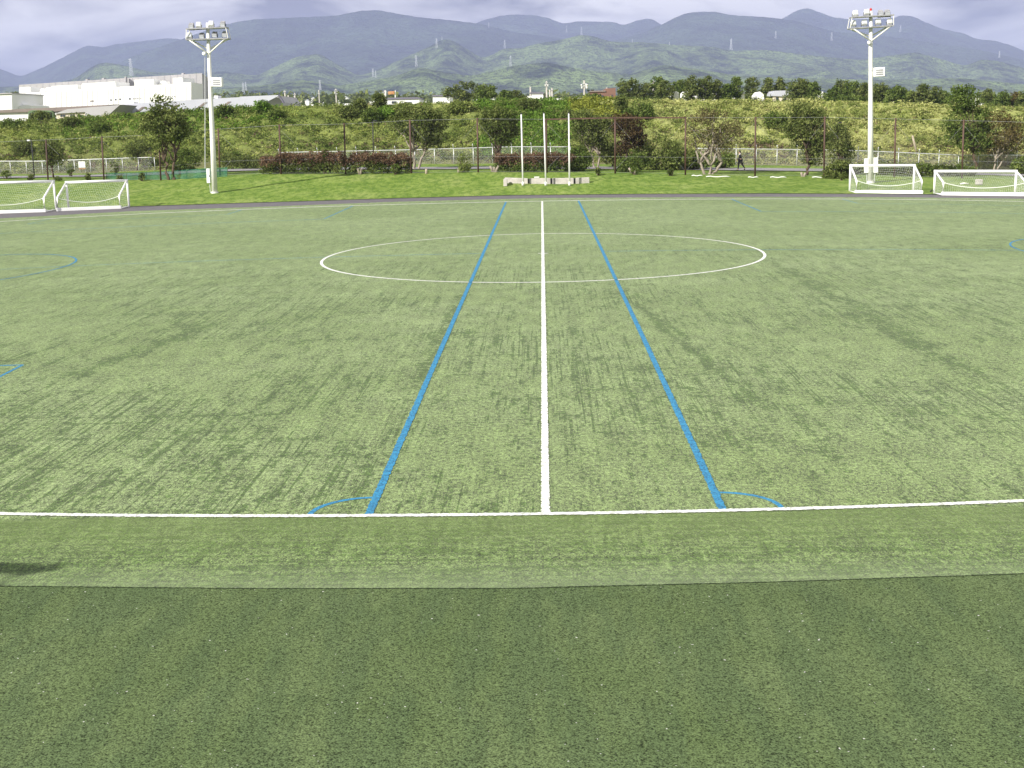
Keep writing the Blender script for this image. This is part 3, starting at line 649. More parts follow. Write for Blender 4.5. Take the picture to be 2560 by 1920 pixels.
# trees on the bank crest
def ctree(x, top, wd, mt, lb, Y=235, bot=None, K=90):
    bt = pl(x, L4) + 3; h = bt - top; cx = x
    jx = rng.normal(size=4) * wd * .12; ell = [(cx + jx[0], top + h * .42, wd * .54, h * .38), (cx - wd * .26, top + h * rng.uniform(.5, .8), wd * .4, h * .34), (cx + wd * .26, top + h * rng.uniform(.45, .8), wd * .38, h * .34), (cx + jx[1], top + h * .2, wd * .32, h * .18)]
    b = P(x, bt, Y); b[2] = 5.0
    return tree('crest_tree', lb, 'tree', b, eps(ell, Y), mt, M_bark, K, 22, .55, .36, .17, fork=.62, limbs=6, group='trees on the bank crest', shell=.5)
ct = [(1153, 204, 74, L_dark, 'large dark tree with the widest crown on the bank crest'), (1211, 210, 46, L_mid, 'greener tree leaning on the large dark crest tree'), (1262, 228, 26, L_mid, 'small tree right of the pair of big crest trees'),
      (1294, 228, 36, L_dark, 'low dark round tree left of the small white hut'), (1478, 236, 34, L_mid, 'low bush like tree in front of the brick building'),
      (1580, 197, 46, L_dark, 'tall dark tree right next to the brick building'), (1613, 206, 34, L_dark, 'dark tree just left of the pale crest pole'), (1646, 188, 30, L_mid, 'tall narrow tree just right of the pale crest pole'),
      (1664, 200, 36, L_dark, 'dark tree with bushy top left of the first white tent'), (1692, 203, 24, L_mid, 'slim tree above the first white tent'), (1708, 199, 26, L_mid, 'slim light topped tree left of the tallest pair'),
      (1729, 189, 34, L_dark, 'tall dark tree above the second white tent'), (1762, 190, 42, L_dark, 'wide dark tree over the white gabled house'), (1795, 199, 34, L_dark, 'dark tree at the right side of the white gabled house'),
      (1818, 212, 20, L_mid, 'thin short tree left of the slim pointed tree'), (1838, 190, 22, L_mid, 'slim pointed tree above the rusty patch'), (1882, 192, 34, L_dark, 'round topped dark tree left of the low grey house'),
      (1918, 194, 24, L_dark, 'upright dark tree left edge of the low grey house'), (1951, 193, 22, L_dark, 'narrow tree rising behind the low grey house'), (1988, 195, 42, L_dark, 'broad dark tree right of the low grey house'),
      (2036, 205, 38, L_mid, 'rounded green tree standing apart right of the low grey house'), (2084, 218, 22, L_mid, 'small tree left of the double topped tree'), (2106, 198, 28, L_dark, 'double topped dark tree left of the right mast'),
      (2138, 203, 46, L_mid, 'wide green tree behind the right mast, left side'), (2164, 204, 30, L_dark, 'dark tree directly behind the right mast'), (2196, 207, 42, L_dark, 'wide dark tree right behind the mast'),
      (2238, 214, 40, L_mid, 'green tree with a flat top right of the mast'), (2272, 228, 34, L_pale, 'pale low tree in the dip right of the mast'), (2308, 211, 38, L_dark, 'tall dark tree midway between mast and tallest tree'),
      (2338, 217, 34, L_dark, 'dark tree just left of the tallest tree'), (2362, 226, 26, L_mid, 'short tree touching the tallest tree'), (2473, 221, 28, L_dark, 'pointed dark tree right of the tallest tree'),
      (2505, 228, 34, L_mid, 'low green tree second from the right edge on the crest'), (2535, 230, 30, L_brown, 'brownish tree near the right edge on the crest'), (2560, 226, 34, L_dark, 'dark tree cut by the right edge on the crest')]
for (x, tp, wd, mt, lb) in ct: ctree(x, tp, wd, mt, lb, Y=203 + (x * 7 % 23), K=110 if wd > 36 else 75)
# undergrowth hedge behind the crest on the right
cs = []
for _ in range(700):
    px = rng.uniform(1500, 2700); c = P(px, pl(px, L4) - rng.uniform(-2, 12) * (0 if px < 1900 else 1) - 2, 215); cs.append(c)
v = leafcloud(np.array(cs), 14, .7, .36); tag(mk('undergrowth', v, quads(len(v) // 4), L_mid), 'tangled undergrowth between the trees on the crest', 'plants', None, 'stuff')

# ------------------------------------------------------------------ fences
def fence_net():
    px = [(116, 348, 120, 452), (254.6, 341, 259.8, 451.5), (396, 335, 402, 451), (546, 321, 550, 439), (699, 311, 702, 435), (860, 308, 864, 435), (1023, 299, 1028, 434), (1192.6, 295, 1195.5, 431.5), (1364, 296, 1367, 432), (1537.5, 292, 1538, 433.5), (1713.5, 292, 1713.5, 437), (1888, 292, 1887.6, 441), (2060, 291, 2060, 441.5), (2238, 295, 2236, 443), (2409, 299, 2405, 446), (2585, 304, 2580, 450), (-22, 354, -18, 455)]
    px = sorted(px); t = thing('ball_stop_fence', 'tall brown post fence with thin cables and netting along the lawn', 'fence', tuple(gp(px[8][2], px[8][3])))
    o = np.array(t.location); B = []; Tp = []
    for (tx, ty, bx, by) in px:
        b = gp(bx, by); tp = P((tx + bx) / 2, ty, b[1]); tp = np.array([b[0] * .4 + tp[0] * .6, b[1], tp[2]]); B.append(b); Tp.append(tp)
        mb = MB(); mb.tube([b - o - (0, 0, .2), tp - o], .075, 8); mb.build('post', M_rust, t, True)
    cb = MB(); nt_ = MB()
    for i in range(len(B) - 1):
        a0, a1, b0, b1 = B[i] - o, Tp[i] - o, B[i + 1] - o, Tp[i + 1] - o
        for f_, r in ((.985, .009), (.3, .006), (.02, .006)): cb.wire(a0 * (1 - f_) + a1 * f_, b0 * (1 - f_) + b1 * f_, r)
        # braces
        L = np.linalg.norm(b0 - a0)
        q = lambda u, w: (a0 * (1 - u) + b0 * u) * (1 - w) + (a1 * (1 - u) + b1 * u) * w
        for u0, w0, u1, w1 in ((0.01, .9, .22, .62), (.99, .9, .78, .62), (.01, .08, .18, .3), (.99, .08, .82, .3)): cb.wire(q(u0, w0), q(u1, w1), .006)
        for k in range(1, int(L / .25)): u = k / int(L / .25); nt_.wire(q(u, .02), q(u, .98), .0022)
        for k in range(1, 22): nt_.wire(q(0, k / 22), q(1, k / 22), .0022)
    cb.build('cable', M_arm, t); nt_.build('netting', M_cable, t)
    mb = MB(); i0 = [i for i, p in enumerate(px) if p[0] in (1364, 1537.5, 1713.5)]
    for a, b in zip(i0[:-1], i0[1:]): mb.bar(Tp[a] - o + (0.08, 0, -.08), Tp[b] - o + (-.08, 0, -.08), .17, .12)
    mb.build('top_beam', M_rust, t)
fence_net()
def wire_fence(label, pts, posts, tall):
    """pts: rail polyline px; posts: px list"""
    g0 = surf(posts[len(posts) // 2], 2.0); t = thing('wire_fence', label, 'fence', tuple(g0)); o = np.array(g0)
    def rail(px): Y = surf(px, 2.0)[1]; return P(px, pl(px, pts), Y)
    def foot(px): return surf(px, 2.0)
    n = 0
    for px in posts:
        b = foot(px) - o; r = rail(px) - o; top = r + np.array([0, 0, .42 if tall else .03]); mb = MB()
        mb.tube([b - (0, 0, .1), (b[0], b[1], r[2] + .02)], .04, 6); 
        if tall: mb.tube([(b[0], b[1], r[2]), (b[0] - .05, b[1] - .18, r[2] + .42)], .035, 6)
        mb.build('post', M_galv, t, True)
    xs = np.arange(posts[0], posts[-1] + 1, 12.); mb = MB(); A = [rail(x) - o for x in xs]; Bf = [foot(x) - o for x in xs]
    mb.tube(A, .045, 6); mb.build('top_rail', M_galv, t, True)
    ms = MB(); X = np.linspace(posts[0], posts[-1], max(2, int((posts[-1] - posts[0]) * .045 / .16)))
    for i in range(len(X) - 6):
        a = foot(X[i]) - o; b = rail(X[min(i + 6, len(X) - 1)]) - o; ms.wire(a, b, .0045)
        a = rail(X[i]) - o; b = foot(X[min(i + 6, len(X) - 1)]) - o; ms.wire(a, b, .0045)
    ms.build('chain_link', M_galv, t)
wire_fence('low pale wire fence behind the left goals', [(-60, 404), (0, 403), (96, 403), (336, 394.5), (396, 393)], list(range(-52, 400, 40)), False)
wire_fence('pale wire fence with bent post tips at the bank foot in the middle', [(680, 385), (709, 381), (1028, 374.5), (1280, 367), (1440, 367)], [int(700 + 48.4 * k) for k in range(16)], True)
wire_fence('pale wire fence at the bank foot behind the walking person', [(1750, 371), (1920, 373), (2072, 375), (2145, 376.5), (2403, 388), (2560, 388), (2640, 390)], [1740, 1790, 1840, 1890, 1942, 1992, 2042, 2092, 2144, 2194, 2245, 2296, 2346, 2395, 2444, 2492, 2540, 2590, 2640], True)
# green mesh screen on the left
def screen():
    a = gp(265, 450); t = thing('mesh_screen', 'low green mesh screen in front of the bushes left of the mast', 'screen', tuple(a)); o = np.array(a)
    pts = [(265, 432, 451), (330, 431, 450), (400, 428, 449), (465, 424, 447), (520, 420, 444), (568, 418, 441)]
    v = []; mb = MB(); nseg = 60
    for i in range(nseg + 1):
        px = 265 + 303 * i / nseg; b = gp(px, np.interp(px, [p[0] for p in pts], [p[2] for p in pts])); tp = P(px, np.interp(px, [p[0] for p in pts], [p[1] for p in pts]), b[1])
        b = b - o; tp = tp - o; w = .08 * math.sin(i * .9)
        if i % 10 == 0: mb2 = MB(); mb2.tube([b, tp + (0, .04, .05)], .03, 6); mb2.build('post', M_green, t)
        # woven bands: strips with gaps
        for k in range(14):
            f0 = k / 14; f1 = f0 + .6 / 14; v.append((i, k, b * (1 - f0) + tp * f0 + (0, w, 0), b * (1 - f1) + tp * f1 + (0, w, 0)))
    vv = []; ff = []
    for i in range(nseg):
        for k in range(14):
            A = v[i * 14 + k]; Bq = v[(i + 1) * 14 + k]; n = len(vv); vv += [A[2], Bq[2], Bq[3], A[3]]; ff.append((n, n + 1, n + 2, n + 3))
    mk('mesh_cloth', vv, ff, M_screen, t)
screen()

# ------------------------------------------------------------------ floodlight masts
def mast(label, bx, by, tx, ty, lamps, racks, speaker, boxes, conduit, redcap, boxl):
    b = gp(bx, by); s = mpp(bx, (by + ty) / 2, b[1]); H = (P(tx, ty, b[1]) - b)[2]; ln = (P(tx, ty, b[1]) - b)[0]
    t = thing('floodlight_mast', label, 'floodlight mast', tuple(b), 0, 'floodlight masts'); t.rotation_euler = (0, math.atan2(ln, H), 0)
    def q(px, py, dy=0.):      # local coords, measured from the pole axis
        ax = tx + (bx - tx) * (py - ty) / (by - ty); return Vector(((px - ax) * s, dy, (by - py) * s * H / ((by - ty) * s)))
    mb = MB(); mb.tube([(0, 0, -.2), (0, 0, .12)], [.3, .3], 14); mb.build('base_flange', M_white2, t, False)
    mb = MB(); mb.tube([(0, 0, .12), (0, 0, H * .33), (0, 0, H * .66), (0, 0, H)], [.235, .2, .165, .13], 16); mb.build('pole', M_white2, t, True)
    for fz in (.33, .66, .9): mb = MB(); mb.tube([(0, 0, H * fz - .05), (0, 0, H * fz + .05)], .235 - .1 * fz, 14); mb.build('collar', M_galv, t)
    for (y, x0, y0, x1, y1) in racks:
        mb = MB()
        for dy in (-.42, .42): mb.bar(q(x0, y0, dy), q(x1, y1, dy), .09)
        for k in range(5):
            f_ = k / 4; a = q(x0, y0).lerp(q(x1, y1), f_); mb.bar(a + Vector((0, -.45, 0)), a + Vector((0, .45, 0)), .07)
        mb.build('crossarm', M_arm, t)
        mb = MB(); a = q(x0, y0).lerp(q(x1, y1), .5); d = (q(x1, y1) - q(x0, y0)); 
        mb.box(a + Vector((0, 0, -.03)), (d.length / 2, .3, .012), d.to_track_quat('X', 'Z').to_matrix()); mb.build('walkway_grating', M_galv, t)
    (ya, x0, y0, x1, y1), (yb, u0, w0, u1, w1) = racks
    mb = MB()
    for dy in (-.42, .42):
        mb.bar(q(x0, y0, dy), q(u0, w0, dy), .05); mb.bar(q(x1, y1, dy), q(u1, w1, dy), .05)
    mb.build('end_upright', M_white2, t)
    for (px, py) in ((u0 + 8, w0 + 1), (u1 - 7, w1 + 1)):
        for dy, off in ((-.4, 0), (.4, 0)):
            mb = MB(); mb.tube([q(px, py, dy), Vector((0, dy * .3, q(tx, w0 + (34 if dy < 0 else 22)).z))], .055, 8); mb.build('brace', M_white2, t, True)
    for (lx, ly, face) in lamps:
        c = q(lx, ly, -.1 if face else .1); mb = MB(); r = Matrix.Rotation(R(-28 if face else 24), 3, 'X')
        sx = .2
        mb.box(c, (sx, .16, .15), r); mb.box(c + Vector((0, .02, .19)), (sx * .9, .13, .035), r)
        o = mb.build('floodlight', M_white if face else M_arm, t, bevel=.02)
        m2 = MB(); m2.box(c + r @ Vector((0, -.165, 0)), (sx * .86, .012, .12), r); m2.build('lens', M_lens, o)
        m2 = MB()
        for sg in (-1, 1): m2.bar(c + Vector((sg * (sx + .025), 0, .05)), c + Vector((sg * (sx + .025), 0, -.3)), .03)
        m2.bar(c + Vector((-sx - .02, 0, -.3)), c + Vector((sx + .02, 0, -.3)), .04); m2.build('bracket', M_darkm, o)
    x0, y0, x1, y1 = speaker; a = q(x0, y0); c = q(x1, y1); cc = (a + c) / 2; hw = abs(c.x - a.x) / 2; hh = abs(a.z - c.z) / 2
    mb = MB(); mb.box(cc + Vector((0, 0, 0)), (hw, .25, hh)); sp = mb.build('speaker_box', M_white, t, bevel=.03)
    for k in range(3):
        mb = MB(); mb.box(cc + Vector((0, -.262, hh * (.45 - .45 * k))), (hw * .66, .012, hh * .12), Matrix.Rotation(R(-25), 3, 'X')); mb.build('louvre', M_arm, sp)
    mb = MB(); mb.bar(Vector((0, 0, cc.z)), cc, .08); mb.build('speaker_arm', M_white2, t)
    for (x0, y0, x1, y1) in boxes:
        a = q(x0, y0); c = q(x1, y1); cc = (a + c) / 2
        mb = MB(); mb.box(cc + Vector((0, -.1, 0)), (abs(c.x - a.x) / 2, .13, abs(a.z - c.z) / 2)); ob = mb.build('control_box', M_white, t, bevel=.02)
        mb = MB(); mb.box(cc + Vector((abs(c.x - a.x) * .3, -.24, 0)), (.02, .012, .06)); mb.build('latch', M_darkm, ob)
        mb = MB(); mb.tube([(cc.x * .9, -.05, cc.z - abs(a.z - c.z) / 2), (cc.x * .8, -.02, 0)], .03, 6); mb.build('conduit', M_galv, t)
    x, y0, y1 = conduit; mb = MB(); mb.tube([q(x, y0, -.08), q(x, y1, -.08)], .03, 6); mb.build('conduit', M_galv, t)
    c = q(conduit[0], conduit[1] - 6, -.1); mb = MB(); mb.tube([c, c + Vector((0, -.2, .12))], [.07, .17], 10); mb.build('horn', M_white, t, True)
    if redcap: mb = MB(); mb.tube([(0, 0, H), (0, 0, H + .12), (0, 0, H + .22)], [.08, .1, .03], 10); mb.build('warning_lamp', M_red, t, True)
mast('white floodlight mast on the left lawn, with one cabinet at its foot', 537, 483, 519, 57,
     [(478, 65, 0), (498, 64, 1), (529, 61, 1), (556, 60, 0), (475, 90, 1), (504, 89, 0), (536, 86, 0), (561, 85, 0)],
     [(70, 470, 73, 567, 68), (98, 469, 99, 573, 95)], (529, 191, 557, 214), [(517, 420, 527, 457)], (513, 142, 420), False, True)
mast('white floodlight mast on the right behind a goal, with two cabinets and a red tip', 2176, 457, 2177, 27,
     [(2138, 32, 1), (2166, 31, 1), (2202, 34, 0), (2218, 34, 0), (2133, 56, 1), (2160, 56, 1), (2194, 56, 1), (2222, 58, 1)],
     [(41, 2128, 40, 2229, 41), (66, 2123, 67, 2229, 67)], (2183, 167, 2210, 190), [(2160, 394, 2170, 431), (2183, 393, 2193.5, 432)], (2171, 114, 415), True, False)

# ------------------------------------------------------------------ goals
def goal(label, fl, fr, hpx, depth, jf):
    """fl, fr = front post feet px (the mouth faces away from the camera)"""
    a = G(*fl); b = G(*fr); a[2] = b[2] = 0; w = math.hypot(*(b - a)[:2]); u = (b - a) / w
    t = thing('football_goal', label, 'goal', tuple((a + b) / 2), 0, 'portable goals on the asphalt'); h = hpx * mpp(*fr, b[1])
    Lc = lambda p: Vector((p[0] * u[0], p[0] * u[1] + p[1], p[2]))
    hw = w / 2; r = .075; jz = h * jf; d = depth; jd = d * .95
    def tb(name, pts, rr=r, mt=M_white): mb = MB(); mb.tube([Lc(p) for p in pts], rr, 10); return mb.build(name, mt, t, True)
    tb('crossbar', [(-hw - .08, 0, h), (hw + .08, 0, h)], .1)
    for s in (-1, 1):
        tb('front_post', [(s * hw, 0, 0), (s * hw, 0, h)], .08)
        tb('side_stay', [(s * hw, 0, h), (s * hw, -jd, jz), (s * hw, -d, jz - .12), (s * hw, -d, .05)], .07)
        tb('side_base', [(s * hw, 0, .06), (s * hw, -d, .06)], .045)
    mb = MB(); mb.prism([Lc((-hw - .1, -d - .08, .01)), Lc((hw + .1, -d - .08, .01)), Lc((hw + .1, -d - .08, .25)), Lc((-hw - .1, -d - .08, .25))], (0, .16, 0)); mb.build('ballast_bar', M_white, t, bevel=.015)
    # net: roof slack, sag rope, back drop, sides
    nx = int(w / .13); ms = MB(); rope = []
    def roofp(u, v_):    # u across 0..1, v 0 crossbar .. 1 sag rope
        x = -hw + w * u; sg = math.sin(math.pi * u) ** .8; y = -jd * v_ ; z = h + (jz - h) * v_ - sg * (.42 * jz * v_ + .35 * v_ * (1 - v_)); return Vector((x, y * (1 - .15 * sg), z - .02))
    def backp(u, v_):
        p = roofp(u, 1); return p.lerp(Vector((p.x, -d, .12)), v_)
    for fn, nv in ((roofp, 12), (backp, 7)):
        for i in range(nx + 1):
            for j in range(nv): ms.wire(Lc(fn(i / nx, j / nv)), Lc(fn(i / nx, (j + 1) / nv)), .003)
        for j in range(nv + 1):
            for i in range(0, nx): ms.wire(Lc(fn(i / nx, j / nv)), Lc(fn((i + 1) / nx, j / nv)), .003)
    for s in (-1, 1):
        for k in range(1, 11):
            y = -d * k / 11; zt = h + (jz - h) * min(1, k / 10.2); ms.wire(Lc((s * hw, y, .08)), Lc((s * hw, y, zt)), .003)
        for k in range(1, 15):
            z = h * k / 15; y1 = -d if z < jz else -jd * (h - z) / (h - jz); ms.wire(Lc((s * hw, 0, z)), Lc((s * hw, y1, z)), .003)
    ms.build('net', M_net, t)
    mb = MB(); mb.tube([Lc(roofp(i / 24, 1)) for i in range(25)], .022, 6); mb.build('sag_rope', M_net, t, True)
    return t
goal('leftmost white goal, cut off by the left edge of the photo', (-62, 533), (141, 526), 72, 2.1, .5)
goal('complete white goal on the left, right of the cut off one', (172, 524), (323, 518), 66, 2.0, .5)
goal('taller white goal in front of the right floodlight mast', (2124, 480.5), (2283, 481.5), 67, 1.9, .5)
goal('wider low white goal at the right edge', (2335, 485), (2537, 487), 58, 1.9, .58)
# small black rebound frame between the right goals
g = G(2322, 487); t = thing('black_stand', 'small bent black metal stand between the two right goals', 'stand', (g[0], g[1], 0))
mb = MB(); mb.tube([(-.35, 0, .03), (.25, 0, .03), (.32, 0, .28), (.12, 0, .3)], .02, 6); mb.build('frame', M_darkm, t, True)
mb = MB(); mb.tube([(.1, 0, .24), (.16, 0, .24)], .06, 10); mb.build('wheel', M_darkm, t, True)

# ------------------------------------------------------------------ flagpoles and low wall
for i, (bx, by, tx, ty, lb) in enumerate([(1307.5, 464, 1303, 286, 'white flagpole, left one of three by the low concrete wall'), (1364.8, 464, 1359.6, 284, 'white flagpole, middle one of three, beside a brown fence post'), (1424, 464, 1421.8, 284, 'white flagpole, right one of three by the low concrete wall')]):
    b = gp(bx, by); tp = P(tx, ty, b[1]) - b; t = thing('flagpole', lb, 'flagpole', tuple(b), 0, 'flagpoles'); t.rotation_euler = (0, math.atan2(tp[0], tp[2]), 0); h = tp[2]
    mb = MB(); mb.tube([(0, 0, -.1), (0, 0, h * .5), (0, 0, h)], [.07, .062, .05], 12); mb.build('pole', M_white, t, True)
    mb = MB(); mb.tube([(0, 0, 0), (0, 0, .3)], [.12, .09], 12); mb.build('base_sleeve', M_white2, t, True)
    mb = MB(); mb.tube([(0, 0, h), (0, 0, h + .06), (0, 0, h + .14)], [.05, .07, .02], 10); mb.build('finial', M_darkm, t, True)
wl = [((1262, 461), (1319.5, 463)), ((1324.5, 463), (1376.5, 462.5)), ((1381.5, 462.5), (1434.5, 462)), ((1439.5, 462), (1474, 460.5))]
b0 = gp(1368, 461); wt = thing('concrete_wall', 'low pale concrete wall in four blocks behind the white flagpoles', 'wall', tuple(b0)); wo = Vector(b0); pe = None
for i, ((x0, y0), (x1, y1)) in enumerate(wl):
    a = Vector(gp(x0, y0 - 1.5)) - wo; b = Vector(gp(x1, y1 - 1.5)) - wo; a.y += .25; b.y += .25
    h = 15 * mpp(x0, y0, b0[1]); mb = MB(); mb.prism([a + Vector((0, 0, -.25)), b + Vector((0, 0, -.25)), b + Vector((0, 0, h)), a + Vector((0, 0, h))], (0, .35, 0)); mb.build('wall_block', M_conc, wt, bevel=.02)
    if pe is not None: mb = MB(); mb.prism([pe + Vector((-.02, .12, -.25)), a + Vector((.02, .12, -.25)), a + Vector((.02, .12, h - .03)), pe + Vector((-.02, .12, h - .03))], (0, .1, 0)); mb.build('gap_shade', M_darkm, wt)  # dark panel standing in for the shade in the gap between two blocks
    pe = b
b = gp(1267, 461.5); mb = MB(); mb.prism([Vector((b[0] - .25, b[1] - .8, b[2] - .1)), Vector((b[0] + .05, b[1] - .8, b[2] - .1)), Vector((b[0] + .05, b[1] - .7, b[2] + .45)), Vector((b[0] - .25, b[1] - .7, b[2] + .45))], (0, .85, .05))
tag(mb.build('concrete_pier', M_conc, bevel=.02), 'small concrete pier turned outward at the left end of the low wall', 'wall')
# white kerbs on the lawn
for i, (x0, x1, y, lb) in enumerate([(1729, 1757, 440.5, 'short white kerb strip left of the pale forked trunk'), (1765, 1826, 443, 'long white kerb strip in front of the pale forked trunk'), (1870, 1896, 444.5, 'white kerb strip at the foot of a brown post'), (1925, 1966, 444.5, 'white kerb strip left of the dense oval tree'), (2030, 2083, 444.5, 'white kerb strip right of the dense oval tree')]):
    a = gp(x0, y); b = gp(x1, y); mb = MB(); n = 6; pts = [Vector(a).lerp(Vector(b), k / n) + Vector((0, 0, .05 + .03 * math.sin(k * 1.7))) for k in range(n + 1)]
    mb.tube(pts, [.03] + [.045] * (n - 1) + [.03], 6); tag(mb.build('kerb_strip', M_white, None, True), lb, 'kerb', 'white kerb strips')
# stumps
for (x, y, h, k, lb) in [(900, 435, 15, 2, 'pale forked stump in front of the long reddish hedge'), (1066, 434, 12, 1, 'short grey stump right of the leaning trunk'), (1236, 431, 16, 3, 'split pale stump at the left end of the short hedge'), (1583, 434, 14, 3, 'pale split stump under the maroon tree'),
                         (1147, 431, 10, 1, 'short stump under the upright green shrub'), (1495, 436, 13, 1, 'short pale stump right of the right flagpole'), (2008, 442, 11, 2, 'pair of white cut stumps at the foot of the oval tree'), (1677, 438, 15, 2, 'mossy stump beside the brown post')]:
    b = gp(x, y); s = mpp(x, y, b[1]); mb = MB()
    for j in range(k):
        a = (j - (k - 1) / 2); mb.tube([(a * .08, 0, -.1), (a * .22, 0, h * s * .5), (a * .38, 0, h * s * (1 - .15 * (j % 2)))], [.14, .11, .09], 7)
    o = mb.build('tree_stump', M_barkp if 'pale' in lb or 'white' in lb else M_wood, None, True); o.location = b; tag(o, lb, 'stump', 'cut stumps along the lawn')
# notice board, leaning pole, park lamps, bins
b = gp(207, 432); t = thing('notice_board', 'small white blank notice board on the wire fence at the left', 'sign', tuple(b)); s = mpp(207, 410, b[1])
mb = MB(); mb.box((0, -.05, (432 - 411.5) * s), (8.6 * s, .02, 7.6 * s)); mb.build('panel', M_white, t, bevel=.005)
for sx in (-.28, .28): mb = MB(); mb.tube([(sx, 0, 0), (sx, 0, (432 - 405) * s)], .02, 6); mb.build('post', M_galv, t)
mb = MB(); mb.box((0, -.05, (432 - 422) * s), (8 * s, .015, .7 * s)); mb.build('orange_strip', M_orange, t)
b = gp(2294, 385); tp = P(2281, 339, b[1]); mb = MB(); mb.tube([b - np.array([0, 0, .2]), tp], [.13, .1], 8); tag(mb.build('leaning_log', M_wood, None, True), 'weathered wooden pole leaning on the right bank', 'pole')
for (tx, ty, bx, by, hd, lb) in [(78, 352, 86, 440, -6, 'dark park lamp with a white head at the far left'), (932, 303, 934, 420, 6, 'dark park lamp rising behind the long reddish hedge'), (2094, 308, 2093, 420, 6, 'black park lamp in front of the cone shaped tree')]:
    b = gp(bx, by); tp = P(tx, ty, b[1]) - b; s = mpp(bx, by, b[1]); t = thing('park_lamp', lb, 'lamp', tuple(b), 0, 'park lamps'); mb = MB()
    mb.tube([(0, 0, -.1), (tp[0], 0, tp[2])], [.06, .045], 8); mb.tube([(tp[0], 0, tp[2]), (tp[0] + hd * s * .6, 0, tp[2] + .06)], .03, 6); mb.build('pole', M_darkm, t, True)
    mb = MB(); mb.box((tp[0] + hd * s, 0, tp[2] + .04), (abs(hd) * s * .6, .12, .07)); mb.build('lamp_head', M_white if hd < 0 else M_darkm, t, bevel=.02)
for (x, y, lb) in [(1733, 412, 'tiny white bag lying on the path left of the pale forked trunk'), (2351, 397, 'small white plate fixed on the right wire fence'), (2082, 415, 'tiny white sign in the dark shrubs by the right mast')]:
    b = gp(x, y); s = mpp(x, y, b[1]); mb = MB(); mb.box((0, 0, .1), (2.2 * s, .06, 2 * s)); o = mb.build('white_plate' if 'bag' not in lb else 'white_bag', M_white, bevel=.02); o.location = b; tag(o, lb, 'plate' if 'bag' not in lb else 'bag')
b = gp(1342, 445); mb = MB(); mb.box((0, 0, .06), (.22, .1, .05)); o = mb.build('stone_marker', M_white2, bevel=.02); o.location = b; tag(o, 'small pale stone block on the dry grass between the flagpoles', 'stone')
b = gp(2447, 462); mb = MB(); mb.box((0, 0, .22), (.24, .2, .2)); o = mb.build('stone_block', M_conc, bevel=.04); o.location = b; tag(o, 'pale stone block on the lawn seen through the rightmost goal net', 'stone')
b = gp(2410, 461); mb = MB(); mb.tube([(-.3, 0, .05), (0, 0, .09), (.35, 0, .04)], [.04, .08, .04], 6); o = mb.build('white_bundle', M_white2, None, True); o.location = b; tag(o, 'flat white bundle lying on the lawn behind the rightmost goal net', 'bundle')

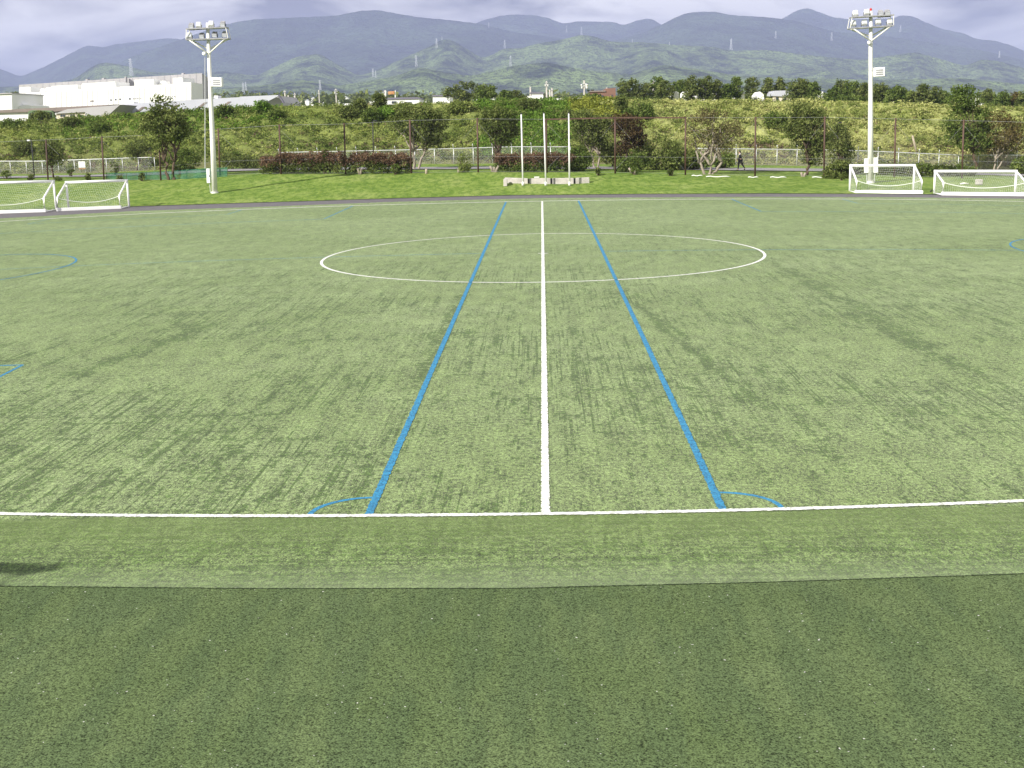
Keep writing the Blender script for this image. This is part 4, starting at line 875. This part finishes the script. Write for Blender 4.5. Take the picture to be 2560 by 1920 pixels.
# ------------------------------------------------------------------ person
def person():
    b = gp(1850, 428); s = mpp(1850, 420, b[1]); H = 1.72
    t = thing('person', 'person in dark clothes and pale collar walking left along the path', 'person', (b[0], b[1], b[2] + .08)); k = H / 1.72
    def skin(name, V, E, Rr, mat, par, root=0):
        me = bpy.data.meshes.new(name); me.from_pydata([tuple(np.array(v_) * k) for v_ in V], E, []); o = bpy.data.objects.new(name, me); C.objects.link(o); o.parent = par
        m = o.modifiers.new('skin', 'SKIN'); 
        for i, r in enumerate(Rr): me.skin_vertices[0].data[i].radius = (r * k, r * k)
        me.skin_vertices[0].data[root].use_root = True
        o.modifiers.new('sub', 'SUBSURF').levels = 1; o.modifiers['sub'].render_levels = 1; me.materials.append(mat); m.use_smooth_shade = True; return o
    V = [(0, 0, .92), (-.01, 0, 1.12), (-.02, 0, 1.36), (-.04, 0, 1.47), (-.07, 0, 1.56), (-.07, 0, 1.66),
         (-.06, .1, .88), (-.13, .1, .48), (-.16, .1, .09), (-.29, .1, .04), (.03, -.1, .88), (.2, -.1, .5), (.42, -.1, .18), (.36, -.1, .06),
         (-.02, .19, 1.38), (.14, .22, 1.12), (.2, .2, .9), (-.02, -.19, 1.38), (-.16, -.22, 1.13), (-.34, -.2, 1.02)]
    E = [(0, 1), (1, 2), (2, 3), (3, 4), (4, 5), (0, 6), (6, 7), (7, 8), (8, 9), (0, 10), (10, 11), (11, 12), (12, 13), (2, 14), (14, 15), (15, 16), (2, 17), (17, 18), (18, 19)]
    Rr = [.15, .14, .17, .055, .085, .09, .095, .065, .045, .035, .095, .065, .045, .035, .065, .05, .038, .065, .05, .038]
    body = skin('body', V, E, Rr, M_skin, t)
    for hx, hy, hz, sg in ((.21, .2, .86, 1), (-.37, -.2, 1.0, -1)):
        V = [(hx, hy, hz), (hx - .01, hy, hz - .06)]; E = [(0, 1)]; Rr = [.03, .034]
        for q in range(4):
            n = len(V); V += [(hx - .03 + .02 * q, hy, hz - .1), (hx - .045 + .02 * q, hy, hz - .145 + .006 * abs(q - 1.5))]; E += [(1, n), (n, n + 1)]; Rr += [.01, .008]
        n = len(V); V += [(hx - .055, hy, hz - .05), (hx - .07, hy, hz - .085)]; E += [(0, n), (n, n + 1)]; Rr += [.011, .009]
        skin('hand', V, E, Rr, M_skin, t)
    # clothing
    V = [(0, 0, .86), (-.01, 0, 1.12), (-.02, 0, 1.37), (-.035, 0, 1.45), (-.02, .2, 1.385), (.14, .23, 1.12), (.2, .205, .92), (-.02, -.2, 1.385), (-.16, -.23, 1.13), (-.31, -.205, 1.03)]
    skin('jacket', V, [(0, 1), (1, 2), (2, 3), (2, 4), (4, 5), (5, 6), (2, 7), (7, 8), (8, 9)], [.175, .165, .19, .08, .085, .068, .055, .085, .068, .055], M_black, t)
    V = [(0, 0, .93), (-.06, .1, .87), (-.13, .1, .48), (-.165, .1, .1), (.03, -.1, .87), (.2, -.1, .5), (.41, -.1, .2)]
    skin('trousers', V, [(0, 1), (1, 2), (2, 3), (0, 4), (4, 5), (5, 6)], [.16, .11, .082, .062, .11, .082, .062], M_black, t)
    for a, bb in (((-.14, .1, .045), (-.31, .1, .035)), ((.44, -.1, .12), (.33, -.1, .04))):
        mb = MB(); mb.tube([Vector(a) * k, (Vector(a) * .4 + Vector(bb) * .6) * k, Vector(bb) * k], [.05, .048, .03], 8); mb.build('shoe', M_darkm, t, True)
    mb = MB(); mb.tube([(-.03, 0, 1.43), (-.045, 0, 1.5)], [.11, .075], 12); mb.build('scarf', M_white, t, True)
    bm = bmesh.new(); bmesh.ops.create_icosphere(bm, subdivisions=2, radius=.115); me = bpy.data.meshes.new('hair'); bm.to_mesh(me); bm.free(); me.materials.append(M_black)
    o = bpy.data.objects.new('hair', me); C.objects.link(o); o.parent = t; o.location = (-.05, 0, 1.665); o.scale = (1, .9, 1.02)
    for v_ in me.vertices:
        if v_.co.x < -.03 and v_.co.z < .03: v_.co.x = -.03
    mb = MB(); mb.tube([(-.155, 0, 1.63), (-.19, 0, 1.605)], [.012, .018], 6); mb.build('nose', M_skin, t)
    for sy in (-.035, .035): mb = MB(); mb.box((-.155, sy, 1.65), (.008, .012, .006)); mb.build('eye', M_black, t)
    mb = MB(); mb.box((-.155, 0, 1.57), (.008, .025, .005)); mb.build('mouth', M_red, t)
    for sy in (-.1, .1): mb = MB(); mb.box((-.07, sy, 1.62), (.02, .01, .03)); mb.build('ear', M_skin, t, bevel=.005)
person()

# ------------------------------------------------------------------ buildings
def poly(pts, Y): return [Vector(P(x, y, Y)) for x, y in pts]
def pris(name, pts, Y, dep, mat, parent, dx=0):
    mb = MB(); o = Vector(parent.location); mb.prism([p - o for p in poly(pts, Y)], (dx, dep, 0)); return mb.build(name, mat, parent)
def bld(name, label, px, py, Y, group=None):
    p = P(px, py, Y); return thing(name, label, 'building', (p[0], p[1], 4.9), 0, group)
# big white factory
t = bld('factory', 'huge white factory with stepped parapet behind the left bank', 260, 250, 330)
pris('rear_hall', [(47, 290), (47.5, 212), (505, 183), (508, 275)], 345, 30, M_grey, t, float((P(521, 185, 375) - P(506, 183, 345))[0]))
pris('front_hall', [(49, 290), (49, 218), (76, 217), (76, 231), (129, 229), (129, 215), (194, 211.5), (194.5, 224), (204, 223.5), (204, 209), (288, 203.5), (289, 217.5), (336, 214.8), (336, 199.5), (384, 197.5), (385, 212.5), (432, 210), (432, 195), (456, 193.3), (457, 206), (478, 206), (478, 275)], 328, 12, M_wall, t)
pris('roof_pipe', [(312, 216), (311.5, 192), (314, 191.8), (314.5, 216)], 343, 1.5, M_grey, t)
for x in (216, 257, 456): pris('roof_vent', [(x - 2.5, pl(x, [(47, 212), (505, 183)]) + 2), (x - 2.5, pl(x, [(47, 212), (505, 183)]) - 3.5), (x + 2.5, pl(x, [(47, 212), (505, 183)]) - 3.7), (x + 2.5, pl(x, [(47, 212), (505, 183)]) + 2)], 348, 2, M_grey, t)
for x, y, w in ((105, 225, 6), (120, 222, 8), (407, 206, 10)): pris('roof_fan', [(x - w, y + 6), (x - w * .8, y - 1), (x - w * .1, y - 4), (x + w * .7, y - 3), (x + w, y + 6)], 331, 4, M_wall, t)
for x, y in ((277, 250), (289, 249), (300, 248), (324.5, 247)): pris('window', [(x - 1.7, y + 1.7), (x - 1.7, y - 1.7), (x + 1.7, y - 1.8), (x + 1.7, y + 1.6)], 327.9, .05, M_glass, t)
for k in range(8): x = 333 + k * 4.6 if k < 5 else 424 + (k - 5) * 6; y = 246.5 - (x - 333) * .055; pris('window', [(x - 1.1, y + 1.6), (x - 1.1, y - 1.6), (x + 1.1, y - 1.7), (x + 1.1, y + 1.5)], 327.9, .05, M_grey, t)
for x in range(62, 475, 13): pris('panel_joint', [(x - .2, 268), (x - .2, pl(x, [(49, 233), (478, 214)])), (x + .2, pl(x, [(49, 233), (478, 214)])), (x + .2, 268)], 327.92, .04, M_grey, t)
for x in range(58, 500, 16): pris('cladding_joint', [(x - .2, pl(x, [(47, 236), (505, 207)])), (x - .2, pl(x, [(47, 212.6), (505, 183.6)])), (x + .2, pl(x, [(47, 212.6), (505, 183.6)])), (x + .2, pl(x, [(47, 236), (505, 207)]))], 344.9, .05, M_roof, t)
pris('wall_vent', [(225, 254), (225, 251.5), (234, 251), (234, 253.5)], 327.9, .05, M_roofb, t)
# left white block
t = bld('warehouse', 'flat white warehouse cut by the left edge', 0, 260, 300)
pris('wall', [(-140, 300), (-140, 238), (29.5, 234), (31, 300)], 300, 20, M_wall, t)
pris('roof_edge', [(-140, 238.2), (-140, 236), (29.8, 232), (29.8, 234.3)], 299.6, 20.5, M_grey, t)
pris('side_annex', [(30.5, 300), (30.5, 266), (70, 262), (78, 264), (78, 300)], 304, 12, M_wall, t)
pris('roof_fan', [(42, 263), (44, 253), (52, 251), (57, 262)], 306, 4, M_wall, t)
# sheds in front
t = bld('shed', 'long low white shed with an open dark garage at the left', 60, 290, 240)
pris('wall', [(-120, 312), (-120, 285), (72, 279.5), (73, 305)], 240, 14, M_wall, t)
pris('roof', [(-120, 285.5), (-120, 281), (150, 268), (290, 261), (140, 279), (72, 280)], 239.5, 15, M_roofb, t)
pris('garage_frame', [(70, 300), (71, 278), (80, 275.5), (128, 276.5), (133, 283), (133, 300)], 238.5, 1, M_green, t)
pris('garage_opening', [(74, 299), (74, 282), (128, 280), (128, 299)], 238.3, .1, M_darkm, t)
t = bld('cream_house', 'low cream house with a grey hipped roof beside the open garage', 200, 290, 236)
pris('wall', [(141, 305), (141, 284), (213, 280), (213, 303)], 236, 10, M_cream, t)
pris('roof', [(136, 284.5), (168, 273), (300, 262), (266, 292), (213, 295), (213, 280)], 235.6, 11, M_grey, t)
for x in (153, 160, 178, 184, 199, 206): pris('window', [(x - 2.5, 292), (x - 2.5, 287), (x + 2.5, 286.7), (x + 2.5, 291.7)], 235.9, .05, M_glass, t)
t = bld('metal_roof_hall', 'wide hall with a pale ribbed metal roof in front of the factory', 450, 270, 250)
pris('roof', [(264, 300), (299, 261), (400, 254), (520, 247), (600, 243), (646, 240.5), (640, 300)], 250, 25, M_roof, t)
for x, y in ((345, 275), (430, 270), (500, 264), (560, 262)): pris('skylight', [(x - 16, y + 12), (x + 10, y - 8), (x + 18, y - 8.5), (x - 6, y + 11)], 249.9, .05, M_roofb, t)
pris('gutter_band', [(545, 272), (545, 266), (640, 258), (640, 264)], 249.8, .1, M_wall, t)
for x, y in ((540, 241), (330, 257)): pris('roof_vent', [(x - 6, y + 4), (x - 5, y - 2), (x + 5, y - 2), (x + 4, y + 5)], 252, 3, M_wall, t)
t = bld('gable_house', 'grey gabled hall with a white roof slope at the right end of the halls', 670, 255, 245)
pris('wall', [(646, 275), (648, 262), (694, 239), (706, 256), (708, 275)], 245, 20, M_grey, t)
pris('roof', [(560, 268), (600, 241.5), (694, 237.5), (696, 240), (648, 264), (644, 270)], 243.5, 1, M_roof, t)
pris('verge', [(694, 237.5), (697, 237.5), (710, 257), (707, 258)], 243.4, 1.2, M_roofd, t)
def sb(name, label, pts, Y, dep, mat, roof=None, rm=None, wins=(), group='small buildings beyond the crest'):
    xs = [p[0] for p in pts]; t = bld(name, label, sum(xs) / len(xs), 250, Y, group); pris('wall', pts, Y, dep, mat, t)
    if roof: pris('roof', roof, Y - .3, dep + .6, rm or M_roof, t)
    for (x, y, w, h) in wins: pris('window', [(x - w, y + h), (x - w, y - h), (x + w, y - h), (x + w, y + h)], Y - .1, .08, M_glass, t)
    return t
sb('long_shed', 'very low white shed roof peeking over the crest left of the dark crest bush', [(857, 268), (857, 259), (917, 257.5), (917, 268)], 300, 10, M_wall)
sb('white_hut', 'small white hut touching the dark bush on the crest', [(923, 265), (923, 253), (935, 252), (936, 265)], 300, 8, M_wall)
sb('long_white_building', 'long white building with a brown door below the orange striped board', [(958, 265), (958, 248), (1048, 246), (1049, 265)], 310, 12, M_wall, [(957, 249), (962, 244.5), (1044, 243), (1050, 247)], M_roofd, [(985, 256, 6, 3), (1020, 257, 9, 2)])
sb('white_box_building', 'square white building just left of the large dark crest tree', [(1082, 260), (1082, 240), (1124, 240), (1124, 260)], 300, 12, M_wall, [(1079, 241), (1082, 237.5), (1122, 237.5), (1126, 241)], M_roofd)
sb('low_white_house', 'low white house under the greener crest tree', [(1182, 262), (1182, 243), (1206, 242), (1206, 262)], 300, 8, M_wall, [(1179, 244), (1186, 240), (1203, 240), (1209, 243)], M_roofd)
sb('low_white_house', 'narrow white house right of the greener crest tree', [(1225, 262), (1225, 240), (1236, 239), (1236, 262)], 310, 8, M_wall)
sb('white_hall', 'small white hall with grey top left of the four utility poles', [(1326, 255), (1326, 233.5), (1358, 233.5), (1358, 255)], 300, 10, M_wall, [(1324, 234), (1326, 230.5), (1358, 230.5), (1360, 234)], M_roofd)
sb('white_dome_shed', 'white rounded shed on the crest above the vines', [(1312, 258), (1312, 246), (1318, 240), (1328, 240), (1337, 247), (1338, 258)], 280, 6, M_wall)
sb('long_white_wall', 'long low white roof left of the brick building', [(1374, 258), (1374, 247), (1452, 244), (1452, 258)], 290, 10, M_wall)
sb('brick_building', 'stepped red brick building left of the crest tree row', [(1475, 260), (1475, 229), (1514, 228), (1514, 221), (1539, 219.5), (1539, 260)], 300, 14, M_brick, [(1472, 230), (1475, 227), (1514, 226), (1514, 229)], M_roofb, [(1500, 242, 2.2, 4), (1506, 242, 2.2, 4), (1530, 240, 1.5, 3)])
sb('white_tent', 'first small white hut among the crest trees', [(1683, 255), (1683, 232), (1690, 228), (1697, 232), (1698, 255)], 214, 6, M_wall)
sb('white_tent', 'pointed white hut with bluish roof among the crest trees', [(1708, 255), (1710, 232), (1716, 227), (1727, 246), (1728, 255)], 214, 6, M_wall, [(1715, 227), (1720, 228), (1733, 248), (1727, 248)], M_roof)
sb('gabled_house', 'white gabled house with a dark porch in the middle of the crest trees', [(1738, 258), (1742, 232), (1762, 214), (1780, 220), (1792, 240), (1793, 258)], 214, 10, M_wall, [(1736, 234), (1762, 212.5), (1781, 218.5), (1796, 242), (1793, 243), (1779, 222), (1762, 216), (1739, 236)], M_roofd, [(1767, 234, 5, 14), (1752, 238, 2.5, 4)])
sb('small_white_house', 'small white house with blue side under the slim pointed tree', [(1847, 258), (1849, 233), (1855, 226), (1861, 232), (1862, 258)], 214, 8, M_wall, [(1845, 234), (1855, 225), (1864, 234)], M_roof)
sb('small_white_house', 'white house half hidden left of the low grey house', [(1893, 258), (1894, 238), (1900, 229), (1909, 236), (1912, 258)], 214, 8, M_wall)
sb('low_grey_house', 'low house with pale grey roof and porch posts on the crest', [(1932, 256), (1933, 238), (1978, 236), (1980, 256)], 214, 8, M_cream, [(1929, 240), (1936, 227), (1972, 226), (1992, 241), (1985, 242)], M_roof, [(1943, 247, 3, 4), (1962, 247, 3, 4)])
sb('small_white_house', 'tiny white wall right of the broad dark crest tree', [(2050, 256), (2050, 230), (2058, 229), (2060, 256)], 262, 6, M_wall)
sb('small_white_house', 'tiny white wall behind the trees right of the right mast', [(2226, 258), (2226, 238), (2234, 244), (2236, 258)], 262, 6, M_wall)
sb('small_white_house', 'tiny white wall low between trees midway to the tallest tree', [(2303, 262), (2303, 248), (2314, 246), (2314, 262)], 262, 6, M_wall)
sb('small_white_house', 'tiny white wall right of the tallest tree', [(2449, 268), (2449, 244), (2455, 244), (2456, 268)], 262, 6, M_wall)
sb('small_white_house', 'tiny white wall two trees right of the tallest tree', [(2464, 268), (2464, 251), (2473, 250), (2473, 268)], 262, 6, M_wall)
# orange striped board
t = thing('striped_board', 'orange striped sign board on two posts above the long white building', 'sign', tuple(P(979, 246, 330)))
for k in range(3): pris('stripe', [(970, 230.5 + k * 2.6), (970, 229 + k * 2.6), (986, 228.3 + k * 2.6), (986, 229.8 + k * 2.6)], 330, .2, M_orange, t)
for x in (964, 988): pris('post', [(x - 1, 252), (x - 1, 226), (x + 1, 226), (x + 1, 252)], 330.3, .3, M_white, t)
# distant town houses
for i in range(34):
    x = float(rng.uniform(700, 1120)) if i % 3 else float(rng.uniform(560, 760)); y = 262 - rng.uniform(4, 20) * (1 if i % 2 else .6); w = rng.uniform(3, 8); h = rng.uniform(2, 4); Y = float(rng.uniform(900, 1500))
    p = P(x, y, Y); s = mpp(x, y, Y); tt = thing('town_house', 'tiny pale house of the distant town between crest and mountain foot', 'house', (p[0], p[1], 5), 0, 'distant town houses'); o = Vector(tt.location)
    z1 = p[2] - 5; mb = MB(); mb.box((0, 0, z1 / 2), (w * s, 4, max(z1, 2) / 2)); mb.build('wall', M_wall if i % 3 else M_cream, tt)
    mb = MB(); mb.prism([Vector((-w * s * 1.1, -4.3, z1)), Vector((w * s * 1.1, -4.3, z1)), Vector((0, -4.3, z1 + h * s))], (0, 8.6, 0)); mb.build('roof', M_roof if i % 2 else M_roofd, tt)

# ------------------------------------------------------------------ utility poles
def upole(x, top, bot, Y, arms, label, tr=None):
    p = P(x, bot, Y); s = mpp(x, top, Y); base = (p[0], p[1], 5.); h = P(x, top, Y)[2] - 5; t = thing('utility_pole', label, 'pole', base, 0, 'utility poles beyond the crest')
    mb = MB(); mb.tube([(0, 0, 0), (0, 0, h)], [.26, .2], 8); mb.build('pole', M_conc, t, True)
    for (dy, w) in arms: mb = MB(); mb.bar((-w * s, -.3, h - dy * s), (w * s, -.3, h - dy * s), .16); mb.build('crossarm', M_galv, t)
    if tr:
        for (dx, dy, r_, hh) in tr: mb = MB(); mb.tube([(dx * s, -.3, h - (dy + hh) * s), (dx * s, -.3, h - dy * s)], r_ * s, 10); mb.build('transformer', M_white2, t, True)
    return t
upole(841.7, 222, 265, 380, [(3, 4), (6, 5), (12, 4)], 'utility pole with three crossarms above the middle of the reddish hedge', [(-2, 8, 1.6, 3)])
upole(799, 225, 262, 460, [(10, 3)], 'thin pale utility pole left of the one with three crossarms')
upole(714, 226, 262, 330, [(3, 3)], 'utility pole close to the grey gable end')
upole(722, 238, 262, 360, [], 'short pale pole right beside the gable end pole')
upole(738.5, 232, 262, 380, [(4, 3)], 'thin pole second right of the grey gable')
upole(963, 226, 262, 340, [(4, 5)], 'pole at the left side of the orange striped board', [(1.5, 10, 1.8, 6)])
upole(1326.5, 217, 250, 300, [], 'plain pale post at the left side of the small white hall')
upole(1367, 203, 250, 290, [(3, 2.5), (8, 5), (12, 5)], 'tallest pole of the cluster right of the small white hall', [(-3, 9, 1.3, 3), (3, 9, 1.3, 3)])
upole(1375, 224, 250, 300, [], 'short pole directly right of the tallest clustered pole')
upole(1380.5, 220, 250, 305, [(5, 2)], 'rightmost short pole of the cluster by the small white hall')
upole(1461, 201, 250, 290, [(8, 5), (14, 4)], 'pole with four white transformers left of the brick building', [(-7, 9, 2, 5), (6, 9, 3, 5), (-6, 15, 2, 5), (6, 15, 2.6, 5)])
upole(1633.6, 202, 252, 230, [(8, 4)], 'pale pole with a white box among the crest trees', [(-2, 8, 1.5, 5), (-4, 6, 2.5, 2)])
upole(1517, 219, 245, 305, [], 'thin pale flue at the step of the brick building')

# ------------------------------------------------------------------ mountains
def fbm(x, y, sc, o=5, seed=0):
    r = np.zeros_like(x); a = 1.; 
    for i in range(o):
        p = x / sc * 2 ** i + 17.3 * i + seed; q = y / sc * 2 ** i - 9.1 * i + seed * .7
        xi = np.floor(p); yi = np.floor(q); fx = p - xi; fy = q - yi; fx = fx * fx * (3 - 2 * fx); fy = fy * fy * (3 - 2 * fy)
        h = lambda u, w: np.modf(np.abs(np.sin(u * 127.1 + w * 311.7 + seed) * 43758.5453))[0]
        n = h(xi, yi) * (1 - fx) * (1 - fy) + h(xi + 1, yi) * fx * (1 - fy) + h(xi, yi + 1) * (1 - fx) * fy + h(xi + 1, yi + 1) * fx * fy
        r += a * (1 - abs(2 * n - 1)) ; a *= .5
    return r / 1.94
bv = []; bf = []
def mountain(name, prof, Yr, depth, mat, amp, seed, sc=1400, expo=1.25):
    xs = np.arange(-420, 2990, 6.); ys = np.interp(xs, [p[0] for p in prof], [p[1] for p in prof])
    # soften the polyline corners
    k = np.array([1, 2, 3, 2, 1.]); k /= k.sum(); ys = np.convolve(np.pad(ys, 2, 'edge'), k, 'valid')
    ys = ys + .5 * np.sin(xs * .21) * np.sin(xs * .047)
    nt_ = 90; ts = np.concatenate([np.linspace(0, 1, nt_), [1.05, 1.12]]); V = np.zeros((len(xs), len(ts), 3))
    for i, (px, py) in enumerate(zip(xs, ys)):
        r = P(px, py, Yr); d = (r - CAM)
        for j, t_ in enumerate(ts):
            Y = Yr - depth * (1 - t_); q = CAM + d * (Y - CAM[1]) / (Yr - CAM[1])
            z = (r[2]) * (min(t_, 1) ** expo) if t_ <= 1 else r[2] * (1 - (t_ - 1) * 3)
            V[i, j] = (q[0], q[1], z)
    tt = np.clip(ts, 0, 1)[None, :]
    n = fbm(V[:, :, 0], V[:, :, 1] * .55, sc, 5, seed)
    V[:, :, 2] += (n - .62) * amp * 4 * tt * (1 - tt) ** .75
    # stay below the ridge as seen from the pitch
    V[:, :, 2] = np.maximum(V[:, :, 2], 3)
    v = V.reshape(-1, 3); m = len(ts); I, J = np.meshgrid(np.arange(len(xs) - 1), np.arange(m - 1), indexing='ij'); a = (I * m + J).ravel()
    f = np.stack([a, a + m, a + m + 1, a + 1], 1)
    o = mk(name, v, f, mat, None, True); o['kind'] = 'structure'
    n0 = len(bv); bv.extend(map(tuple, v)); bf.extend([tuple(int(q) + n0 for q in r_) for r_ in f]); return o
MF = forest_mat('mountain_forest', 1, (.045, .07, .035), (.02, .034, .018), .0022)
MF2 = forest_mat('foothill_forest', 2, (.16, .22, .08), (.03, .052, .026), .004)
mountain('mountain_range', [(-420, 120), (-150, 140), (0, 172), (52, 192), (75, 182), (100, 172), (160, 142), (214, 114), (232, 114), (255, 119), (286, 111), (347, 104), (420, 95), (470, 100), (700, 90), (1150, 75), (1204, 52), (1248, 40), (1280, 36), (1338, 38), (1375, 46), (1407, 60), (1442, 53), (1540, 55), (1558, 65), (1587, 52), (1627, 45), (1653, 62), (1700, 75), (1950, 50), (1990, 27), (2015, 19), (2036, 26), (2082, 43), (2122, 48), (2230, 46), (2253, 38), (2282, 40), (2310, 54), (2354, 72), (2412, 84), (2441, 98), (2484, 101), (2528, 113), (2560, 127), (2800, 200), (2990, 230)], 11500, 4200, MF, 210, 3)
mountain('mountain_range', [(-420, 240), (100, 225), (250, 180), (327, 142), (463, 95), (550, 64), (607, 52), (640, 48), (842, 39), (900, 27), (944, 25), (987, 33), (1045, 43), (1132, 51), (1204, 60), (1280, 80), (1400, 95), (1500, 110), (1600, 85), (1653, 62), (1700, 38), (1731, 30), (1786, 29), (1830, 38), (1920, 43), (1990, 52), (2080, 78), (2250, 95), (2450, 125), (2560, 150), (2800, 215), (2990, 240)], 9500, 3600, MF, 230, 8)
mountain('foothills', [(-420, 225), (100, 215), (188, 197), (231, 165), (260, 155), (318, 165), (376, 180), (460, 185), (560, 178), (640, 190), (741, 142), (799, 133), (842, 160), (900, 190), (944, 174), (1074, 116), (1109, 97), (1132, 101), (1204, 145), (1220, 142), (1262, 120), (1300, 122), (1338, 110), (1410, 98), (1451, 87), (1482, 90), (1526, 104), (1613, 106), (1714, 114), (1772, 116), (1830, 127), (1920, 125), (2040, 140), (2150, 150), (2290, 130), (2412, 165), (2455, 148), (2499, 153), (2560, 170), (2800, 205), (2990, 220)], 6500, 2100, MF2, 190, 21, 900)
mountain('foothills', [(-420, 245), (0, 235), (300, 225), (500, 225), (640, 215), (760, 200), (850, 214), (987, 191), (1051, 168), (1103, 179), (1175, 190), (1230, 178), (1280, 165), (1367, 155), (1410, 165), (1482, 178), (1575, 186), (1656, 162), (1740, 172), (1850, 190), (2000, 195), (2200, 200), (2400, 195), (2600, 215), (2990, 228)], 4300, 1500, MF2, 105, 40, 560)
BV = BVHTree.FromPolygons(bv, bf)
# pylons
def pylon(x, top, bot, label):
    d = Vector(rayd(x, bot)).normalized(); h = BV.ray_cast(Vector(CAM), d)
    if h[0] is None: return
    p = h[0]; s = (p - Vector(CAM)).length / CF / rayd(x, bot)[1] * 1.0; H = max((bot - top) * s, 8); w = H * .11; t = thing('pylon', label, 'pylon', (p[0], p[1], p[2] - H * .06), 0, 'power pylons on the slopes'); H *= 1.06
    mb = MB(); tk = H * .013
    for sx in (-1, 1):
        for sy in (-1, 1): mb.bar((sx * w, sy * w, 0), (sx * w * .22, sy * w * .22, H), tk)
    for k in range(8):
        z0, z1 = H * k / 8, H * (k + 1) / 8; a0 = w * (1 - .78 * k / 8); a1 = w * (1 - .78 * (k + 1) / 8)
        for sg in (-1, 1): mb.bar((-sg * a0, -a0, z0), (sg * a1, -a1, z1), tk * .7); mb.bar((-sg * a0, a0, z0), (sg * a1, a1, z1), tk * .7)
    mb.build('lattice', M_lattice, t); mb = MB()
    for z in (.72, .83, .94): mb.bar((-w * 1.15, 0, H * z), (w * 1.15, 0, H * z), tk)
    mb.build('crossarms', M_lattice, t)
for (x, a, b, lb) in [(329, 150, 189, 'pylon on the green hill above the factory roof'), (609, 208, 232, 'short pylon above the metal roof right of the left mast'), (615, 206, 226, 'thinner pylon close behind the one right of the left mast'), (800.6, 201, 225, 'pylon low above the reddish hedge'), (933, 172, 193, 'left pylon of the close pair above the park lamp'),
                      (939.5, 177, 194, 'right pylon of the close pair above the park lamp'), (1041, 139, 166, 'pylon in the middle of the bright green slope'), (1092, 97, 120, 'pylon near the top of the bright green hill'), (1105, 91, 100, 'short pylon on the very top of the bright green hill'), (1222, 57, 69, 'tiny pylon just under the cloud base'),
                      (1262, 101, 121, 'pylon on the saddle right of the bright green hill'), (1276.6, 140, 166, 'pylon directly below the saddle pylon'), (1416.6, 65, 81, 'thin pylon left of the wooded knoll top'), (1453.6, 68, 88, 'large pylon on top of the wooded knoll'), (1581, 98, 106, 'tiny pylon on the long green ridge, left one'), (1673.5, 104, 113, 'tiny pylon on the long green ridge, right one'),
                      (1827.7, 98, 124, 'tall faint pylon above the crest tree row'), (1939, 79, 96, 'faint pylon high on the right mountain'), (2079, 82, 101, 'faint pylon left of the right mast'), (2250.7, 64, 80, 'faint pylon right of the right mast head'), (2498, 130, 144, 'faint pylon near the right edge of the mountain')]: pylon(x, a, b, lb)
# far wood band at the mountain foot
cs = []
for _ in range(1500):
    px = rng.uniform(-300, 2900); Y = rng.uniform(700, 2400); c = P(px, 262 - rng.uniform(0, 22) * (1 if 650 < px < 1500 else 1.0) + (0 if px < 2000 else 6), Y); c[2] = max(4, min(c[2], 70)); cs.append(c)
v = leafcloud(np.array(cs), 22, 6, 4.2); tag(mk('far_woods', v, quads(len(v) // 4), L_dark), 'far woods at the mountain foot', 'trees', None, 'stuff')

# ------------------------------------------------------------------ tree beside the viewer, outside the frame; its branch tips throw shade on the turf at the left edge
q = np.array([-15.45, -10.5, 8.0])
tree('tree', 'dark tree standing left of the viewer, outside the frame', 'tree', (-18.2, -11.4, 0), [(-18.2, -11.4, 6.2, 1.1, 1.1, 2.2), (-17.3, -11.2, 7.6, .8, .5, .5), (*q, .3, .12, .1), (q[0] - .45, q[1] - .2, q[2] + .05, .3, .12, .12), (-15.75, -11.2, 7.85, .25, .2, .3)], L_dark, M_bark, 130, 30, .16, .12, .16, fork=.5, limbs=14)
tt = [o for o in C.objects if o.get('label', '').endswith('outside the frame')][0]; mbb = MB(); tl = np.array(tt.location)
for a, b in (((-17.3, -11.0, 7.4), tuple(q + (.2, .1, 0))), ((-17.3, -11.2, 7.4), (-15.95, -11.15, 7.9))): mbb.tube([np.array(a) - tl, np.array(b) - tl], [.05, .02], 6)
mbb.build('branch', M_bark, tt)
cc = np.array([q + (-.5 + .1 * k, -.12 + .05 * math.sin(k * 2.3), .06 * math.sin(k * 1.7)) for k in range(9)] + [(-16.05 + .1 * k, -11.2 + .03 * k, 7.88) for k in range(4)]) - tl
v = leafcloud(cc, 130, .12, .1); mk('branch_foliage', v, quads(len(v) // 4), L_dark, tt)

# ------------------------------------------------------------------ haze
hm = bpy.data.materials.new('haze_air'); hm.use_nodes = True; t_ = hm.node_tree; t_.nodes.clear()
ho = t_.nodes.new('ShaderNodeOutputMaterial'); pv = t_.nodes.new('ShaderNodeVolumePrincipled'); pv.inputs['Color'].default_value = (.43, .48, .78, 1); pv.inputs['Density'].default_value = 1.08e-4; pv.inputs['Anisotropy'].default_value = 0
t_.links.new(pv.outputs[0], ho.inputs['Volume'])
mb = MB(); mb.box((0, 8700, 650), (20500, 11750, 651.5)); hz = mb.build('haze', hm); hz['kind'] = 'stuff'; hz['label'] = 'pale blue haze in the air'
